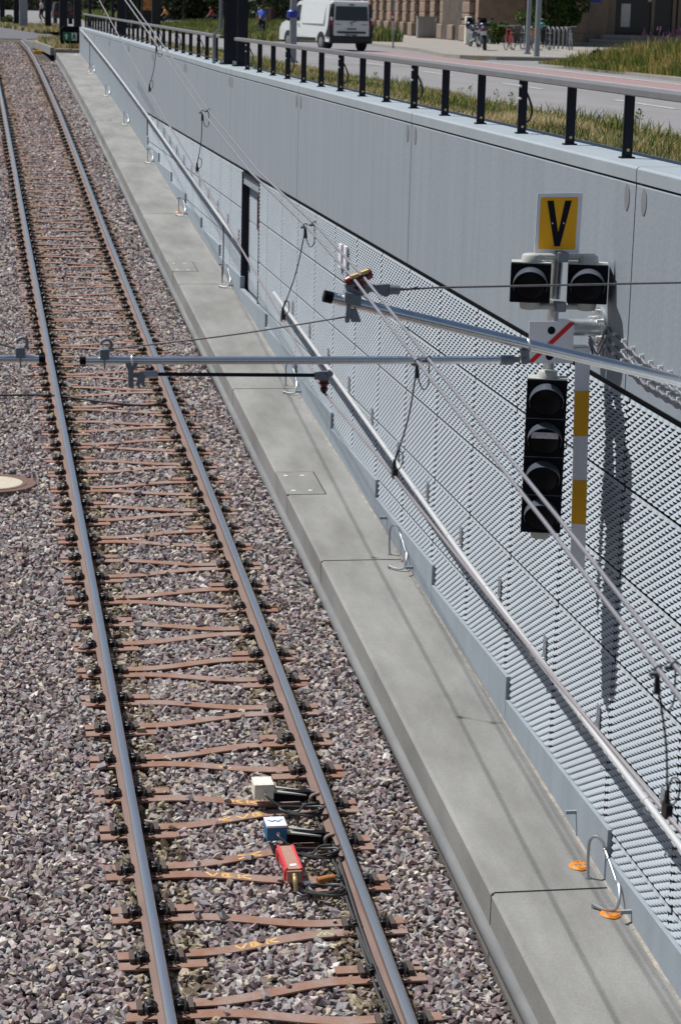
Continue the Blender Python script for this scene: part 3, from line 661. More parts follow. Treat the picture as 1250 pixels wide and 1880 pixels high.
# ------------------------------------------------------------------ ballast: every stone a small broken block
def stone_bank(n):
    out = []
    for k in range(n):
        bm = bmesh.new(); m = random.randint(7, 11)
        for sx_ in (-1, 1):
            for sy_ in (-1, 1):
                for sz_ in (-1, 1):
                    if random.random() < 0.13: continue
                    bm.verts.new((sx_*random.uniform(0.35, 1.1), sy_*random.uniform(0.35, 1.0), sz_*random.uniform(0.3, 0.85)))
        for i in range(2): bm.verts.new(Vector((random.gauss(0, 1), random.gauss(0, 1), random.gauss(0, .7))).normalized()*1.05)
        r = bmesh.ops.convex_hull(bm, input=bm.verts); bmesh.ops.delete(bm, geom=[g for g in r['geom_interior'] if isinstance(g, bmesh.types.BMVert)], context='VERTS')
        bmesh.ops.triangulate(bm, faces=bm.faces); bm.verts.ensure_lookup_table(); bm.verts.index_update()
        out.append((np.array([v.co[:] for v in bm.verts]), np.array([[v.index for v in f.verts] for f in bm.faces]))); bm.free()
    return out
BANK = stone_bank(40)
SY = np.array([s[0] for s in SLP]); SS = np.array([s[1] for s in SLP])
def near_beam(x, y):       # distance to the nearest beam centre line (metres)
    d = np.full(len(x), 9.0); xl = x-XC
    for off in (-1, 0, 1, 2):
        i = np.clip(np.searchsorted(SY, y)+off-1, 0, len(SY)-1); s = SS[i]; dy = y-SY[i]
        for q in (1, -1):
            t = np.clip((xl*s+0.46)/0.92, 0, 1); t = t*t*(3-2*t); yc = q*(0.325-BS)+(q*BS-q*(0.325-BS))*t
            dd = np.where(np.abs(xl) < GH+0.28, np.abs(dy-yc), 9); d = np.minimum(d, dd)
            st = (xl*-s > GH-0.35) & (xl*-s < GH+0.28); d = np.minimum(d, np.where(st, np.abs(dy-q*(0.325+BS)), 9))
    return d
def ballast(name, x0, x1, y0, y1, cell, smin, smax, label_unused=None, zoff=0.0):
    nx, ny = int((x1-x0)/cell), int((y1-y0)/cell)
    X, Y = np.meshgrid(x0+(np.arange(nx)+.5)*cell, y0+(np.arange(ny)+.5)*cell); X = X.ravel()+rng.uniform(-.5, .5, nx*ny)*cell; Y = Y.ravel()+rng.uniform(-.5, .5, nx*ny)*cell
    keep = (np.abs(X-XL) > 0.062) & (np.abs(X-XRR) > 0.062) & ~((np.hypot((X-0.33), (Y-25.1)) < 0.50)) & ~((X > 3.0) & (Y > 82.6))
    X, Y = X[keep], Y[keep]; n = len(X)
    S = rng.uniform(smin, smax, n)**1.0*rng.choice([0.75, 1, 1, 1.25], n)
    d = near_beam(X, Y); inr = (X > XL-0.3) & (X < XRR+0.3)
    far = np.clip((Y-40)/25, 0, 1)
    top = -0.150-0.008+0.012*far+rng.normal(0, 0.010, n)                    # level of the stone tops below the rail
    top = np.where(~inr, -0.150+0.0+rng.normal(0, 0.012, n), top)
    rl = np.minimum(np.abs(X-XL), np.abs(X-XRR)); top = np.where((rl < 0.16), top-0.02, top)
    stray = rng.random(n) < (0.025+0.05*far)
    low = (d < 0.046+S*0.22) & ~stray
    top = np.where(low, -0.185, top); top = np.where((d < 0.06) & stray, -0.150+S*0.55, top)
    top = np.where((X < XL-0.3), top-0.015, top)+zoff
    Z = zr(Y)+top-S*0.42
    dusty = (((X > XL) & (X < XL+0.34)) | ((X < XRR) & (X > XRR-0.30)) | ((X > XRR) & (X < XRR+0.16)) | ((X < XL) & (X > XL-0.13))) & (rng.random(n) < 0.62); Ms = []
    Vs, Fs, o = [], [], 0; kind = rng.integers(0, len(BANK), n)
    for k in range(len(BANK)):
        idx = np.where(kind == k)[0]; m = len(idx)
        if not m: continue
        bv, bf = BANK[k]
        q = rng.normal(size=(m, 4)); q[:, 1:3] *= 0.4; q /= np.linalg.norm(q, axis=1)[:, None]; w_, x_, y_, z_ = q.T   # mostly turned about the vertical
        Rm = np.stack([1-2*(y_*y_+z_*z_), 2*(x_*y_-z_*w_), 2*(x_*z_+y_*w_), 2*(x_*y_+z_*w_), 1-2*(x_*x_+z_*z_), 2*(y_*z_-x_*w_), 2*(x_*z_-y_*w_), 2*(y_*z_+x_*w_), 1-2*(x_*x_+y_*y_)], -1).reshape(m, 3, 3)
        sc = S[idx][:, None]*0.5*np.stack([rng.uniform(0.9, 1.5, m), rng.uniform(0.7, 1.1, m), rng.uniform(0.55, 1.05, m)], -1)
        V = np.einsum('mij,mvj->mvi', Rm, bv[None]*sc[:, None, :])+np.stack([X[idx], Y[idx], Z[idx]], -1)[:, None, :]
        Vs.append(V.reshape(-1, 3)); Fs.append((bf[None]+(o+np.arange(m)*len(bv))[:, None, None]).reshape(-1, 3)); o += m*len(bv); Ms.append(np.repeat(dusty[idx].astype(np.int32), len(bf)))
    ob = npmesh(name, np.vstack(Vs), np.vstack(Fs), ['ballast_stone', 'ballast_dusty'], np.concatenate(Ms)); ob['kind'] = 'stuff'; return ob
ballast('ballast_near', -0.5, 3.50, 10.6, 21, 0.0365, 0.040, 0.068)
ballast('ballast_middle', -0.6, 3.50, 21, 38, 0.042, 0.044, 0.076)
ballast('ballast_far', -0.6, 3.50, 38, 100.3, 0.062, 0.058, 0.088)
ballast('ballast_left', -4.5, -0.55, 10.6, 60, 0.11, 0.10, 0.15)

# ------------------------------------------------------------------ manhole, track devices, litter
zm = float(zr(25.1))-0.170; t0 = thing('manhole_cover', 'round rusty manhole cover with a pale concrete fill in the ballast at the left edge', 'manhole cover', (0.33, 25.1, zm))
MB().lathe((0.33, 25.1, zm-0.12), (0, 0, 1), [(0, 0.51), (0.12, 0.51), (0.13, 0.505), (0.13, 0.43), (0.125, 0.425), (0.125, 0.40), (0.132, 0.395), (0.132, 0.352)], 48).build('rim', 'manhole_iron', t0)
MB().lathe((0.33, 25.1, zm-0.02), (0, 0, 1), [(0, 0.351), (0.034, 0.351), (0.037, 0.34)], 48).build('lid_fill', 'manhole_fill', t0)
def device(px, py, kind, label):
    p = at(px, py, Y=16.05 if kind == 'white' else 15.33); y = p.y; x0 = 2.205; z = float(zr(y)); t0 = thing('track_sensor', label, 'track sensor', (x0, y, z-0.15))
    wdt, dep, h = 0.152, 0.19, 0.105
    zt_ = z+0.035
    MB().box(x0, x0+wdt, y-dep/2, y+dep/2, zt_-h, zt_).build('housing', 'box_blue' if kind == 'blue' else 'box_white', t0, bevel=0.006)
    lid = MB().box(x0-0.001, x0+wdt+0.001, y-dep/2-0.001, y+dep/2+0.001, zt_+0.0005, zt_+0.018).build('lid', 'box_white' if kind == 'white' else 'sign_white', t0, bevel=0.003)
    mb = MB()
    for a in (0.12, 0.5, 0.88):
        for b in (0.1, 0.9): mb.lathe((x0+wdt*a, y-dep/2+dep*b, zt_+0.0185), (0, 0, 1), [(0, 0.005), (0.001, 0.004)], 8)
    mb.build('lid_screw', 'cast_grey', lid)
    if kind == 'blue':
        mb = MB(); Z = [(0.014, 0.120), (0.030, 0.118), (0.050, 0.078), (0.074, 0.118), (0.094, 0.078), (0.118, 0.118), (0.138, 0.120)]; P = [Vector((x0+u, y-0.095+v, zt_+0.0195)) for u, v in Z]
        for a, b in zip(P, P[1:]):
            d = b-a; nn = Vector((-d.y, d.x, 0)).normalized()*0.0085; mb.add([a-nn, b-nn, b+nn, a+nn], [(0, 1, 2, 3)])
        mb.build('zigzag_mark', 'paint_blue', lid)
    mb = MB()          # tapered carrier reaching to the rail
    for dy in (0.045, -0.055):
        v = [(x0+wdt, y+dy-0.025, zt_-0.045), (x0+wdt+0.27, y+dy+0.012, zt_-0.095), (x0+wdt+0.27, y+dy+0.018, zt_-0.095), (x0+wdt, y+dy+0.022, zt_-0.045)]
        mb.prism(v, (0, 0, -0.012))
    mb.build('carrier_flange', 'flange_cream', t0)
    mb = MB(); mb.box(x0+wdt, x0+wdt+0.30, y-0.035, y+0.028, zt_-0.15, zt_-0.075); mb.box(x0+wdt+0.28, XRR-0.065, y-0.05, y+0.04, zt_-0.16, zt_-0.10); mb.build('carrier', 'black_plastic', t0)
    mb = MB(); mb.tube(smooth_path([(x0+wdt+0.30, y-0.07, zt_-0.16), (x0+wdt+0.30, y-0.07, zt_-0.10), (x0+wdt+0.36, y-0.06, zt_-0.08), (XRR-0.06, y-0.05, zt_-0.10)], 5), 0.013, 7); mb.build('rail_clamp', 'rust', t0)
    ps = smooth_path([(x0+wdt*0.55, y-dep/2, zt_-0.045), (x0+wdt*0.6, y-dep/2-0.05, zt_-0.06), (x0+wdt+0.06, y-dep/2-0.12, zt_-0.14), (x0+wdt+0.16, y-dep/2-0.16, zt_-0.155), (x0+0.38, y-dep/2-0.13, zt_-0.11), (XRR-0.10, y-dep/2-0.13, zt_-0.10)], 7)
    mb = MB(); mb.tube(ps, 0.0095, 8); mb.build('cable', 'cable_black', t0)
    mb = MB(); mb.lathe((x0+wdt*0.55, y-dep/2, zt_-0.045), (0, -1, 0), [(0, 0.015), (0.012, 0.015), (0.016, 0.011)], 10); mb.build('cable_gland', 'steel_bright', t0)
    cx, cy, cz = x0+wdt+0.20, y-dep/2-0.17, z-0.115     # coil lying on the sleeper
    mb = MB()
    for q in range(3):
        pts = [(cx+(0.155+0.012*q)*math.cos(a), cy+(0.085-0.008*q)*math.sin(a), cz+0.012*q+0.012*math.sin(2*a+q)) for a in np.linspace(0.4*q, 0.4*q+2*math.pi, 28)[:-1]]; mb.tube(pts, 0.0095, 7, closed=True)
    tag(mb.build('cable_coil', 'cable_black', loc=(cx, cy, cz)), 'coil of black cable by the rail below the %s sensor box' % kind, 'cable coil')
device(485, 1440, 'white', 'cream white track sensor box on a tapered carrier inside the right rail')
device(508, 1512, 'blue', 'blue track sensor box with a white lid and a blue zigzag mark')
y = 14.80; z = float(zr(y)); t0 = thing('red_sensor', 'long red sensor box with a tan lid lying between the rails', 'sensor box', (2.33, y, z-0.15))
rot = Matrix.Rotation(R(-3), 4, 'Z')
mb = MB(); xa, xb, ya, yb, zt_ = 2.262, 2.372, 14.60, 15.06, z+0.005
mb.box(xa, xb, ya, yb, zt_-0.085, zt_-0.004); mb.box(xa-0.014, xb+0.014, yb-0.05, yb-0.01, zt_-0.10, zt_-0.01); mb.box(xa-0.014, xb+0.014, ya+0.03, ya+0.08, zt_-0.10, zt_-0.01)
mb.box(xa-0.008, xa+0.012, ya, yb, zt_-0.03, zt_+0.012); mb.box(xb-0.012, xb+0.008, ya, yb, zt_-0.03, zt_+0.012); mb.build('housing', 'box_red', t0, bevel=0.004)
lid = MB().box(xa+0.012, xb-0.012, ya+0.0, yb-0.012, zt_-0.003, zt_+0.006).build('lid', 'box_tan', t0)
mb = MB(); mb.add([(xa+0.03, ya+0.05, zt_+0.0075), (xb-0.03, ya+0.06, zt_+0.0075), (xb-0.028, ya+0.095, zt_+0.0075), (xa+0.036, ya+0.09, zt_+0.0075)], [(0, 1, 2, 3)]); mb.build('sticker', 'sign_white', lid)
MB().box(xa+0.002, xb-0.002, ya-0.02, ya-0.001, zt_-0.09, zt_-0.006).build('end_plate', 'box_tan', t0, bevel=0.003)
mb = MB(); mb.cyl((2.315, ya-0.02, zt_-0.035), (2.315, ya-0.045, zt_-0.04), 0.017); mb.tube(smooth_path([(2.315, ya-0.04, zt_-0.04), (2.315, ya-0.075, zt_-0.07), (2.318, ya-0.095, zt_-0.13)], 5), 0.017, 9); mb.build('cable_gland', 'brass', t0)
cx, cy, cz = 2.53, 14.50, z-0.125
mb = MB()
for q in range(3):
    mb.tube([(cx+(0.15-0.016*q)*math.cos(a), cy+(0.095-0.010*q)*math.sin(a), cz+0.010*q+0.012*math.sin(2*a+q)) for a in np.linspace(0, 2*math.pi, 28)[:-1]], 0.0095, 7, closed=True)
mb.tube(smooth_path([(2.318, ya-0.095, zt_-0.13), (2.36, ya-0.15, zt_-0.14), (2.43, ya-0.14, zt_-0.13), (cx, cy-0.09, cz)], 6), 0.0095, 7)
tag(mb.build('cable_coil', 'cable_black', loc=(cx, cy, cz)), 'coil of black cable on the sleeper at the end of the red sensor box', 'cable coil')
mb = MB(); x, y = 2.425, 14.66; zz = float(zr(y))-0.135; pts = [Vector((random.gauss(0, 1), random.gauss(0, 1), random.gauss(0, 1))).normalized()*random.uniform(0.03, 0.05) for _ in range(16)]
bm = bmesh.new(); [bm.verts.new(p) for p in pts]; bmesh.ops.convex_hull(bm, input=bm.verts); bmesh.ops.triangulate(bm, faces=bm.faces); bm.verts.index_update()
mb.add([(v.co.x+x, v.co.y+y, max(v.co.z, -0.02)+zz+0.03) for v in bm.verts], [tuple(v.index for v in f.verts) for f in bm.faces if True]); bm.free(); tag(mb.build('foil_scrap', 'foil', loc=(x, y, zz)), 'crumpled silver foil beside the red sensor box', 'foil')
mb = MB(); mb.tube(smooth_path([(2.50, 14.66, float(zr(14.66))-0.105), (2.56, 14.675, float(zr(14.67))-0.098), (2.63, 14.69, float(zr(14.69))-0.10)], 5), [0.026]*5+[0.027]*5+[0.024], 10); tag(mb.build('plastic_bottle', 'rag_brown', loc=(2.56, 14.675, -4.6)), 'orange brown plastic tube lying by the right rail near the red box', 'tube')
# cable strapped to the web of the right rail
mb = MB()
for q, (dx, dz) in enumerate(((-0.085, -0.128), (-0.068, -0.10), (-0.095, -0.142))):
    ys = np.arange(5.5, 15.2+0.5*q, 0.45); mb.tube([(XRR+dx-0.012*math.sin(y*2.3+q), y, float(zr(y))+dz+0.008*math.sin(y*3.1+q)) for y in ys], 0.011, 7)
tag(mb.build('rail_cable', 'cable_black', loc=(XRR-0.08, 6, float(zr(6))-0.12)), 'bundle of dark cables running along the inner foot of the right rail', 'cable')
mb = MB(); y0 = 29.2
mb.tube(smooth_path([(-1.0, 29.6, float(zr(29.6))-0.14), (0.2, 29.35, float(zr(29.3))-0.13), (1.15, 29.3, float(zr(29.3))-0.125), (1.9, 28.9, float(zr(28.9))-0.13), (2.45, 28.75, float(zr(28.7))-0.135), (2.70, 29.0, float(zr(29))-0.12)], 8), 0.016, 7)
tag(mb.build('cross_cable', 'cable_black', loc=(1, 29.3, float(zr(29.3))-0.15)), 'black cable laid across the track below the contact arm', 'cable')
p = at(70, 93, Z=float(zr(87))); y = 86.9; t0 = thing('track_beacon', 'ochre yellow beacon plate beside the right rail at the far end', 'beacon', (3.05, y, float(zr(y))-0.1))
MB().box(2.90, 3.22, y-0.11, y+0.11, float(zr(y))-0.12, float(zr(y))+0.02).build('body', 'sign_yellow', t0, bevel=0.015)

# ------------------------------------------------------------------ tram signal on its wall bracket
YP = 14.60; YF = 14.36; YS = 14.50
pole = at(1012, 575, Y=YP); px_ = pole.x
sg = thing('tram_signal', 'tram signal with two lamps above four, a V sign and a yellow and white board', 'signal', (px_, YP, -2.1))
MB().cyl((px_+0.035, YP, 0.16), (px_-0.01, YP, -1.0), 0.04, 16).build('pole', 'galv', sg)
fl = at(1099, 600, X=4.395)
mb = MB(); mb.cyl((px_, YP, fl.z), (4.385, YP, fl.z), 0.062, 20); mb.build('bracket_arm', 'galv', sg)
mb = MB(); mb.lathe((4.40, YP, fl.z), (-1, 0, 0), [(0, 0.145), (0.02, 0.145), (0.021, 0.14)], 28); mb.build('flange', 'galv', sg)
mb = MB()
for k in range(6):
    a = k*math.pi/3+0.5; mb.cyl((4.378, YP+0.115*math.cos(a), fl.z+0.115*math.sin(a)), (4.335, YP+0.115*math.cos(a), fl.z+0.115*math.sin(a)), 0.012, 8)
mb.build('flange_bolt', 'steel_bright', sg)
def sign_plate(name, c4, y, m, th=0.006):     # corners tl, tr, br, bl in the photo at depth y
    P = [at(*c, Y=y) for c in c4]; mb = MB(); mb.prism(P[::-1], (0, th, 0)); return mb.build(name, m, sg), P
def inset(P, u0, v0, u1, v1, dy):
    def q(u, v): return (P[0]*(1-u)+P[1]*u)*(1-v)+(P[3]*(1-u)+P[2]*u)*v+Vector((0, -dy, 0))
    return [q(u0, v0), q(u1, v0), q(u1, v1), q(u0, v1)]
def quad(name, Q, m, parent): mb = MB(); mb.add([Q[3], Q[2], Q[1], Q[0]], [(0, 1, 2, 3)]); return mb.build(name, m, parent)
vp, P = sign_plate('sign_plate', [(986, 355), (1069, 354), (1062, 465), (980, 464)], YS, 'sign_white')
yp = quad('yellow_field', inset(P, 0.085, 0.07, 0.905, 0.935, 0.0025), 'sign_amber', vp)
def uv(P, u, v, dy): return (P[0]*(1-u)+P[1]*u)*(1-v)+(P[3]*(1-u)+P[2]*u)*v+Vector((0, -dy, 0))
mb = MB(); L_ = [(0.225, 0.125), (0.365, 0.125), (0.505, 0.665), (0.62, 0.125), (0.765, 0.125), (0.56, 0.885), (0.435, 0.885)]
V7 = [uv(P, u, v, 0.005) for u, v in L_]; mb.add(V7, [(0, 6, 5, 2), (0, 2, 1), (2, 5, 4), (2, 4, 3)]); mb.build('letter_v', 'sign_black', vp)
mb = MB()
for u, v in ((0.365, 0.50), (0.615, 0.50)): mb.lathe(uv(P, u, v, 0.0055), (0, -1, 0), [(0, 0.006), (0.003, 0.004)], 10)
mb.build('rivet', 'steel_bright', vp)
pp, P = sign_plate('marker_plate', [(971, 590), (1053, 590), (1051, 667), (970, 667)], YS, 'sign_white')
mb = MB(); mb.add([uv(P, u, v, 0.0025) for u, v in ((0.90, 0.02), (0.995, 0.02), (0.995, 0.075), (0.10, 0.985), (0.01, 0.985), (0.01, 0.93))], [(0, 5, 4, 3, 2, 1)]); mb.build('red_stripe', 'sign_red', pp)
mb = MB()
for u, v in ((0.50, 0.215), (0.47, 0.83)): MB().lathe(uv(P, u, v, 0.001), (0, -1, 0), [(0, 0.028), (0.0015, 0.0275)], 20).build('black_dot', 'sign_black', pp)
MB().box(px_-0.03, px_+0.05, YS+0.006, YP-0.03, -0.72, -0.58).build('plate_bracket', 'galv', sg)
MB().box(px_+0.0, px_+0.06, YS+0.006, YP-0.03, 0.02, 0.12).build('plate_bracket', 'galv', sg)
bd, P = sign_plate('striped_board', [(1056, 640), (1083, 638), (1073, 1042), (1046, 1040)], YS, 'sign_white')
for v0, v1 in ((0.192, 0.396), (0.598, 0.80)): quad('yellow_band', inset(P, 0.0, v0, 1.0, v1, 0.0025), 'sign_yellow', bd)
for py in (820, 968): a = at(1052, py, Y=YS+0.01); b = at(1028, py, Y=YF+0.05); MB().tube([a, b], 0.004, 6).build('board_stay', 'galv', sg)
MB().box(at(1052, 700, Y=YS).x, at(1078, 700, Y=YS).x, YS+0.006, YP, fl.z-0.2, fl.z-0.12).build('board_bracket', 'galv', sg)
def lamp(cx, zc, y, parent, half, strip=False):
    r = half*0.88
    mb = MB(); mb.lathe((cx, y-0.001, zc), (0, -1, 0), [(0, r*1.03), (0.012, r*1.03), (0.012, r*0.93), (0.004, r*0.93)], 32); mb.build('lens_ring', 'black_plastic', parent)
    mb = MB(); mb.lathe((cx, y-0.003, zc), (0, -1, 0), [(0, r*0.93), (0.006, r*0.9), (0.013, r*0.6), (0.016, r*0.2)], 28); mb.build('lens', 'lens_dark', parent)
    mb = MB(); n = 24; a0, a1 = R(-22), R(202); th = 0.004; L = 0.15; vs = []; off = Vector((cx, y-0.012, zc))
    for i in range(n+1):
        a = a0+(a1-a0)*i/n; k = max(0.12, min(1, 0.30+0.95*math.sin(a)**0.8 if math.sin(a) > 0 else 0.2)); l = L*(0.25+0.75*max(0, math.sin(a))**0.6) if math.sin(a) > 0 else L*0.2
        for rr, yy in ((r*1.0, 0), (r*1.0, -l), (r*1.0-th, -l), (r*1.0-th, 0)): vs.append(off+Vector((rr*math.cos(a), yy, rr*math.sin(a)-(-yy)*0.10)))
    mb.add(vs, [(i*4+k, i*4+(k+1) % 4, (i+1)*4+(k+1) % 4, (i+1)*4+k) for i in range(n) for k in range(4)], 0, True); mb.build('hood', 'hood_black', parent)
    if strip:
        mb = MB(); mb.box(cx-r*0.78, cx+r*0.78, y-0.07, y-0.067, zc+r*0.12, zc+r*0.48); mb.build('reflection_strip', 'strip_grey', parent)  # pale strip standing in for a reflection on the lamp
def endcap(cx, z, up, name, parent):
    mb = MB(); mb.lathe((cx, YF+0.075, z), (0, 0, up), [(0, 0.072), (0.045, 0.064), (0.050, 0.058), (0.056, 0.03)], 20); mb.build(name, 'cap_grey', parent)
def head(x0, x1, z0, z1, n, strip=None):
    h = (z1-z0)/n; root = MB().box(x0, x1, YF, YF+0.17, z0, z1).build('lamp_head', 'black_plastic', sg, bevel=0.008)
    for k in range(n):
        zc = z1-h*(k+0.5)
        if k: MB().box(x0-0.001, x1+0.001, YF-0.0015, YF+0.10, z1-h*k-0.003, z1-h*k+0.003).build('seam', 'hood_black', root)
        lamp((x0+x1)/2, zc-h*0.02, YF, root, min(h, x1-x0)/2, strip == k)
    MB().box(x0+0.003, x1-0.003, YF+0.004, YF+0.165, z1+0.0005, z1+0.008).build('top_plate', 'cap_grey', root)
    endcap((x0+x1)/2, z1+0.008, 1, 'end_cap', root); endcap((x0+x1)/2, z0, -1, 'end_cap', root)
    c = Vector(((x0+x1)/2, YF, 0))-wloc(sg); c.z = 0; ang = R(-15); root.rotation_euler = (0, 0, ang); root.location = c-Matrix.Rotation(ang, 3, 'Z') @ c
    return root
a, b = at(967, 698, Y=YF), at(1027, 978, Y=YF); mx = (at(962, 840, Y=YF).x+at(1033, 840, Y=YF).x)/2; hw = (at(1033, 840, Y=YF).x-at(962, 840, Y=YF).x)/2
head(mx-hw, mx+hw, b.z, a.z, 4, 1)
for c4 in ((936, 1010, 484, 556), (1041, 1115, 486, 558)):
    xm = (at(c4[0], 520, Y=YF).x+at(c4[1], 520, Y=YF).x)/2; hd = head(xm-0.137, xm+0.137, at(960, c4[3], Y=YF).z, at(960, c4[2], Y=YF).z, 1)
zt_ = at(960, 473, Y=YF).z; zb_ = at(960, 565, Y=YF).z
for z in (zt_, zb_):
    mb = MB(); mb.cyl((px_-0.22, YF+0.075, z), (px_+0.24, YF+0.075, z), 0.022, 12); mb.build('cross_arm', 'cap_grey', sg)
    mb = MB(); mb.box(px_-0.03, px_+0.045, YF+0.03, YP+0.05, z-0.035, z+0.035); mb.build('arm_clamp', 'cast_grey', sg, bevel=0.008)
MB().cyl((mx, YF+0.075, a.z+0.05), (mx, YF+0.075, -0.88), 0.03, 12).build('head_stem', 'galv', sg)
MB().cyl((px_-0.01, YP, -0.86), (mx, YF+0.075, -0.88), 0.03, 12).build('head_stem', 'galv', sg)
# wavy cables from the bracket arm along the wall
for q, (y0_, dz) in enumerate(((0, 0.0), (0, -0.07), (0, -0.135))):
    A = Vector((4.30, YP-0.06, fl.z-0.05-0.02*q)); pts = [A, A+Vector((0.05, -0.05, -0.06+dz*0.6))]
    for k in range(0, 46): y = YP-0.18-0.10*k; pts.append(Vector((4.385-0.004*(q % 2), y, fl.z+0.015+dz-0.010*min(k, 9)+0.007*math.cos(k*math.pi))))
    tag(MB().tube(smooth_path(pts, 4), 0.0085, 7).build('signal_cable', 'wire_grey', loc=(4.385, 14.3, fl.z-0.2)), 'wavy grey signal cable clipped to the wall right of the signal, one of three', 'cable', 'signal cables on the wall')
cs = thing('clip_row', 'rows of small steel clips holding the wavy cables on the wall', 'cable clips', (4.39, YP-0.18, fl.z)); CL = None
for k in range(0, 46, 2):
    y = YP-0.18-0.10*k; z0 = fl.z+0.015-0.010*min(k, 9)
    for dz in (0, -0.07, -0.135):
        z = z0+dz
        if CL is None:
            mb = MB(); mb.prism([(4.374, y-0.016, z+0.006), (4.374, y+0.016, z+0.006), (4.374, y+0.016, z+0.030), (4.374, y+0.008, z+0.030), (4.374, y+0.008, z+0.015), (4.374, y-0.008, z+0.015), (4.374, y-0.008, z+0.030), (4.374, y-0.016, z+0.030)], (0.026, 0, 0)); CL = mb.build('clip', 'steel_bright', cs); c0 = (y, z)
        else: q = CL.copy(); C.objects.link(q); q.parent = cs; q.location = Vector(CL.location)+Vector((0, y-c0[0], z-c0[1]))

# ------------------------------------------------------------------ overhead line
YO = 11.0
def A(px, py, y=YO): return at(px, py, Y=y)
big = thing('cantilever_tube', 'thick shiny cantilever tube with a black end cap crossing in front of the tram signal', 'support tube', A(1250, 700))
t0, t1 = A(606, 546), A(1250, 700); d = (t1-t0).normalized(); tw = t0+d*((4.392-t0.x)/d.x)
MB().cyl(t0, tw, 0.0300, 24).build('tube', 'alu', big)
MB().cyl(t0-d*0.035, t0+d*0.012, 0.0312, 20).build('end_cap', 'black_plastic', big)
mb = MB(); mb.lathe(tw, (-1, 0, 0), [(0, 0.09), (0.015, 0.09), (0.02, 0.04)], 16); mb.build('wall_socket', 'galv', big)
cl = A(642, 552); up = Vector((0, 0, 1)); fw = Vector((0, -1, 0))
mb = MB(); mb.obox(cl+Vector((0.01, -0.012, 0.012)), d*0.045, (0, 0.036, 0), (0, 0, 0.03)); mb.obox(cl+Vector((0.035, 0, 0.065)), (0.055, 0, 0.018), (0, 0.022, 0), (-0.012, 0, 0.042))
mb.obox(cl+Vector((-0.012, -0.03, -0.06)), (0.012, 0, 0), (0, 0.01, 0), (0.004, 0, 0.05)); mb.obox(cl+Vector((0.02, -0.025, -0.072)), (0.026, 0, 0.0), (0, 0.006, 0), (-0.014, 0, 0.036))
mb.build('tube_clamp', 'cast_grey', big, bevel=0.006)
ins = A(655, 521)
mb = MB(); ax = (A(676, 505)-A(636, 520)).normalized(); cc = (A(676, 503)+A(640, 517))/2
mb.lathe(cc-ax*0.075, ax, [(0, 0.012), (0.004, 0.026), (0.03, 0.030), (0.04, 0.022), (0.06, 0.020), (0.09, 0.020), (0.11, 0.022), (0.12, 0.030), (0.146, 0.026), (0.15, 0.012)], 16)
mb.lathe(cc+Vector((0.004, 0, -0.062)), (0, 0, 1), [(0, 0.022), (0.012, 0.040), (0.024, 0.026), (0.036, 0.042), (0.05, 0.026)], 16); mb.build('insulator', 'insulator_red', big)
mb = MB(); mb.obox(cc+ax*-0.028+Vector((0, -0.012, 0.022)), ax*0.022, (0, 0.026, 0), (0, 0, 0.010)); mb.obox(cc+ax*0.028+Vector((0, -0.012, 0.022)), ax*0.022, (0, 0.026, 0), (0, 0, 0.010)); mb.build('wire_clamp', 'brass', big, bevel=0.004)
sp = A(712, 531)
mb = MB(); mb.prism([A(683, 521, YO+0.02), A(690, 523, YO+0.02), A(716, 521, YO+0.02), A(718, 541, YO+0.02), A(708, 546, YO+0.02), A(692, 538, YO+0.02)][::-1], (0, 0.03, 0)); mb.cyl(A(714, 531, YO+0.035), A(733, 532, YO+0.035), 0.026, 14); mb.cyl(A(660, 528, YO+0.035), A(695, 530, YO+0.035), 0.020, 10)
mb.build('wedge_socket', 'cast_grey', big, bevel=0.004)
sw = MB(); sw.tube([A(733, 532, YO+0.035), A(800, 528, YO+0.02), A(1000, 524, YO), A(1250, 519, YO-0.02), A(1500, 514, YO-0.04)], 0.0055, 6); sw.tube(smooth_path([A(733, 530, YO+0.035), A(752, 530, YO+0.03), A(768, 525, YO+0.03)], 5), 0.005, 6)
tag(sw.build('span_wire', 'rope_steel', loc=A(900, 526)), 'thin steel span wire running right across the upper signal lamps', 'wire')
# cross tube under the cantilever with its steady arm
rt = thing('cross_tube', 'long level shiny tube with a black end cap, crossing over the right rail', 'support tube', A(600, 662), 'horizontal cross tubes')
MB().cyl(A(155, 662), A(925, 661), 0.0205, 22).build('tube', 'alu', rt); MB().cyl(A(147, 662), A(158, 662), 0.0215, 16).build('end_cap', 'black_plastic', rt)
mb = MB(); mb.cyl(A(918, 661), A(941, 661), 0.026, 16); mb.obox(A(946, 660), (0.022, 0, 0), (0, 0.016, 0), (0, 0, 0.014)); mb.obox(A(963, 654), (0.020, 0, 0.004), (0, 0.022, 0), (-0.006, 0, 0.038)); mb.cyl(A(962, 661)+Vector((0, 0.035, 0)), A(962, 661)+Vector((0, -0.035, 0)), 0.014, 10)
mb.build('knuckle', 'cast_grey', rt, bevel=0.004)
mb = MB(); q = A(970, 634); mb.tube(arc(q, (0, 1, 0), Vector((-0.24, 0, 1)).normalized(), 0.034, 0, 2*math.pi, 18)[:-1], 0.006, 8, closed=True); mb.build('knuckle_bow', 'steel_bright', rt)
def hook(px, py, parent):
    mb = MB(); c = A(px, py); mb.box(c.x-0.024, c.x+0.024, c.y-0.032, c.y+0.03, c.z-0.010, c.z+0.042); mb.box(c.x-0.004, c.x+0.004, c.y-0.03, c.y-0.02, c.z-0.06, c.z-0.01)
    mb.tube(arc((c.x+0.01, c.y, c.z+0.062), (1, 0, 0), (0, 0, 1), 0.026, R(-60), R(180), 12), 0.009, 8); mb.build('rope_hook', 'cast_grey', parent, bevel=0.003)
hook(192, 655, rt)
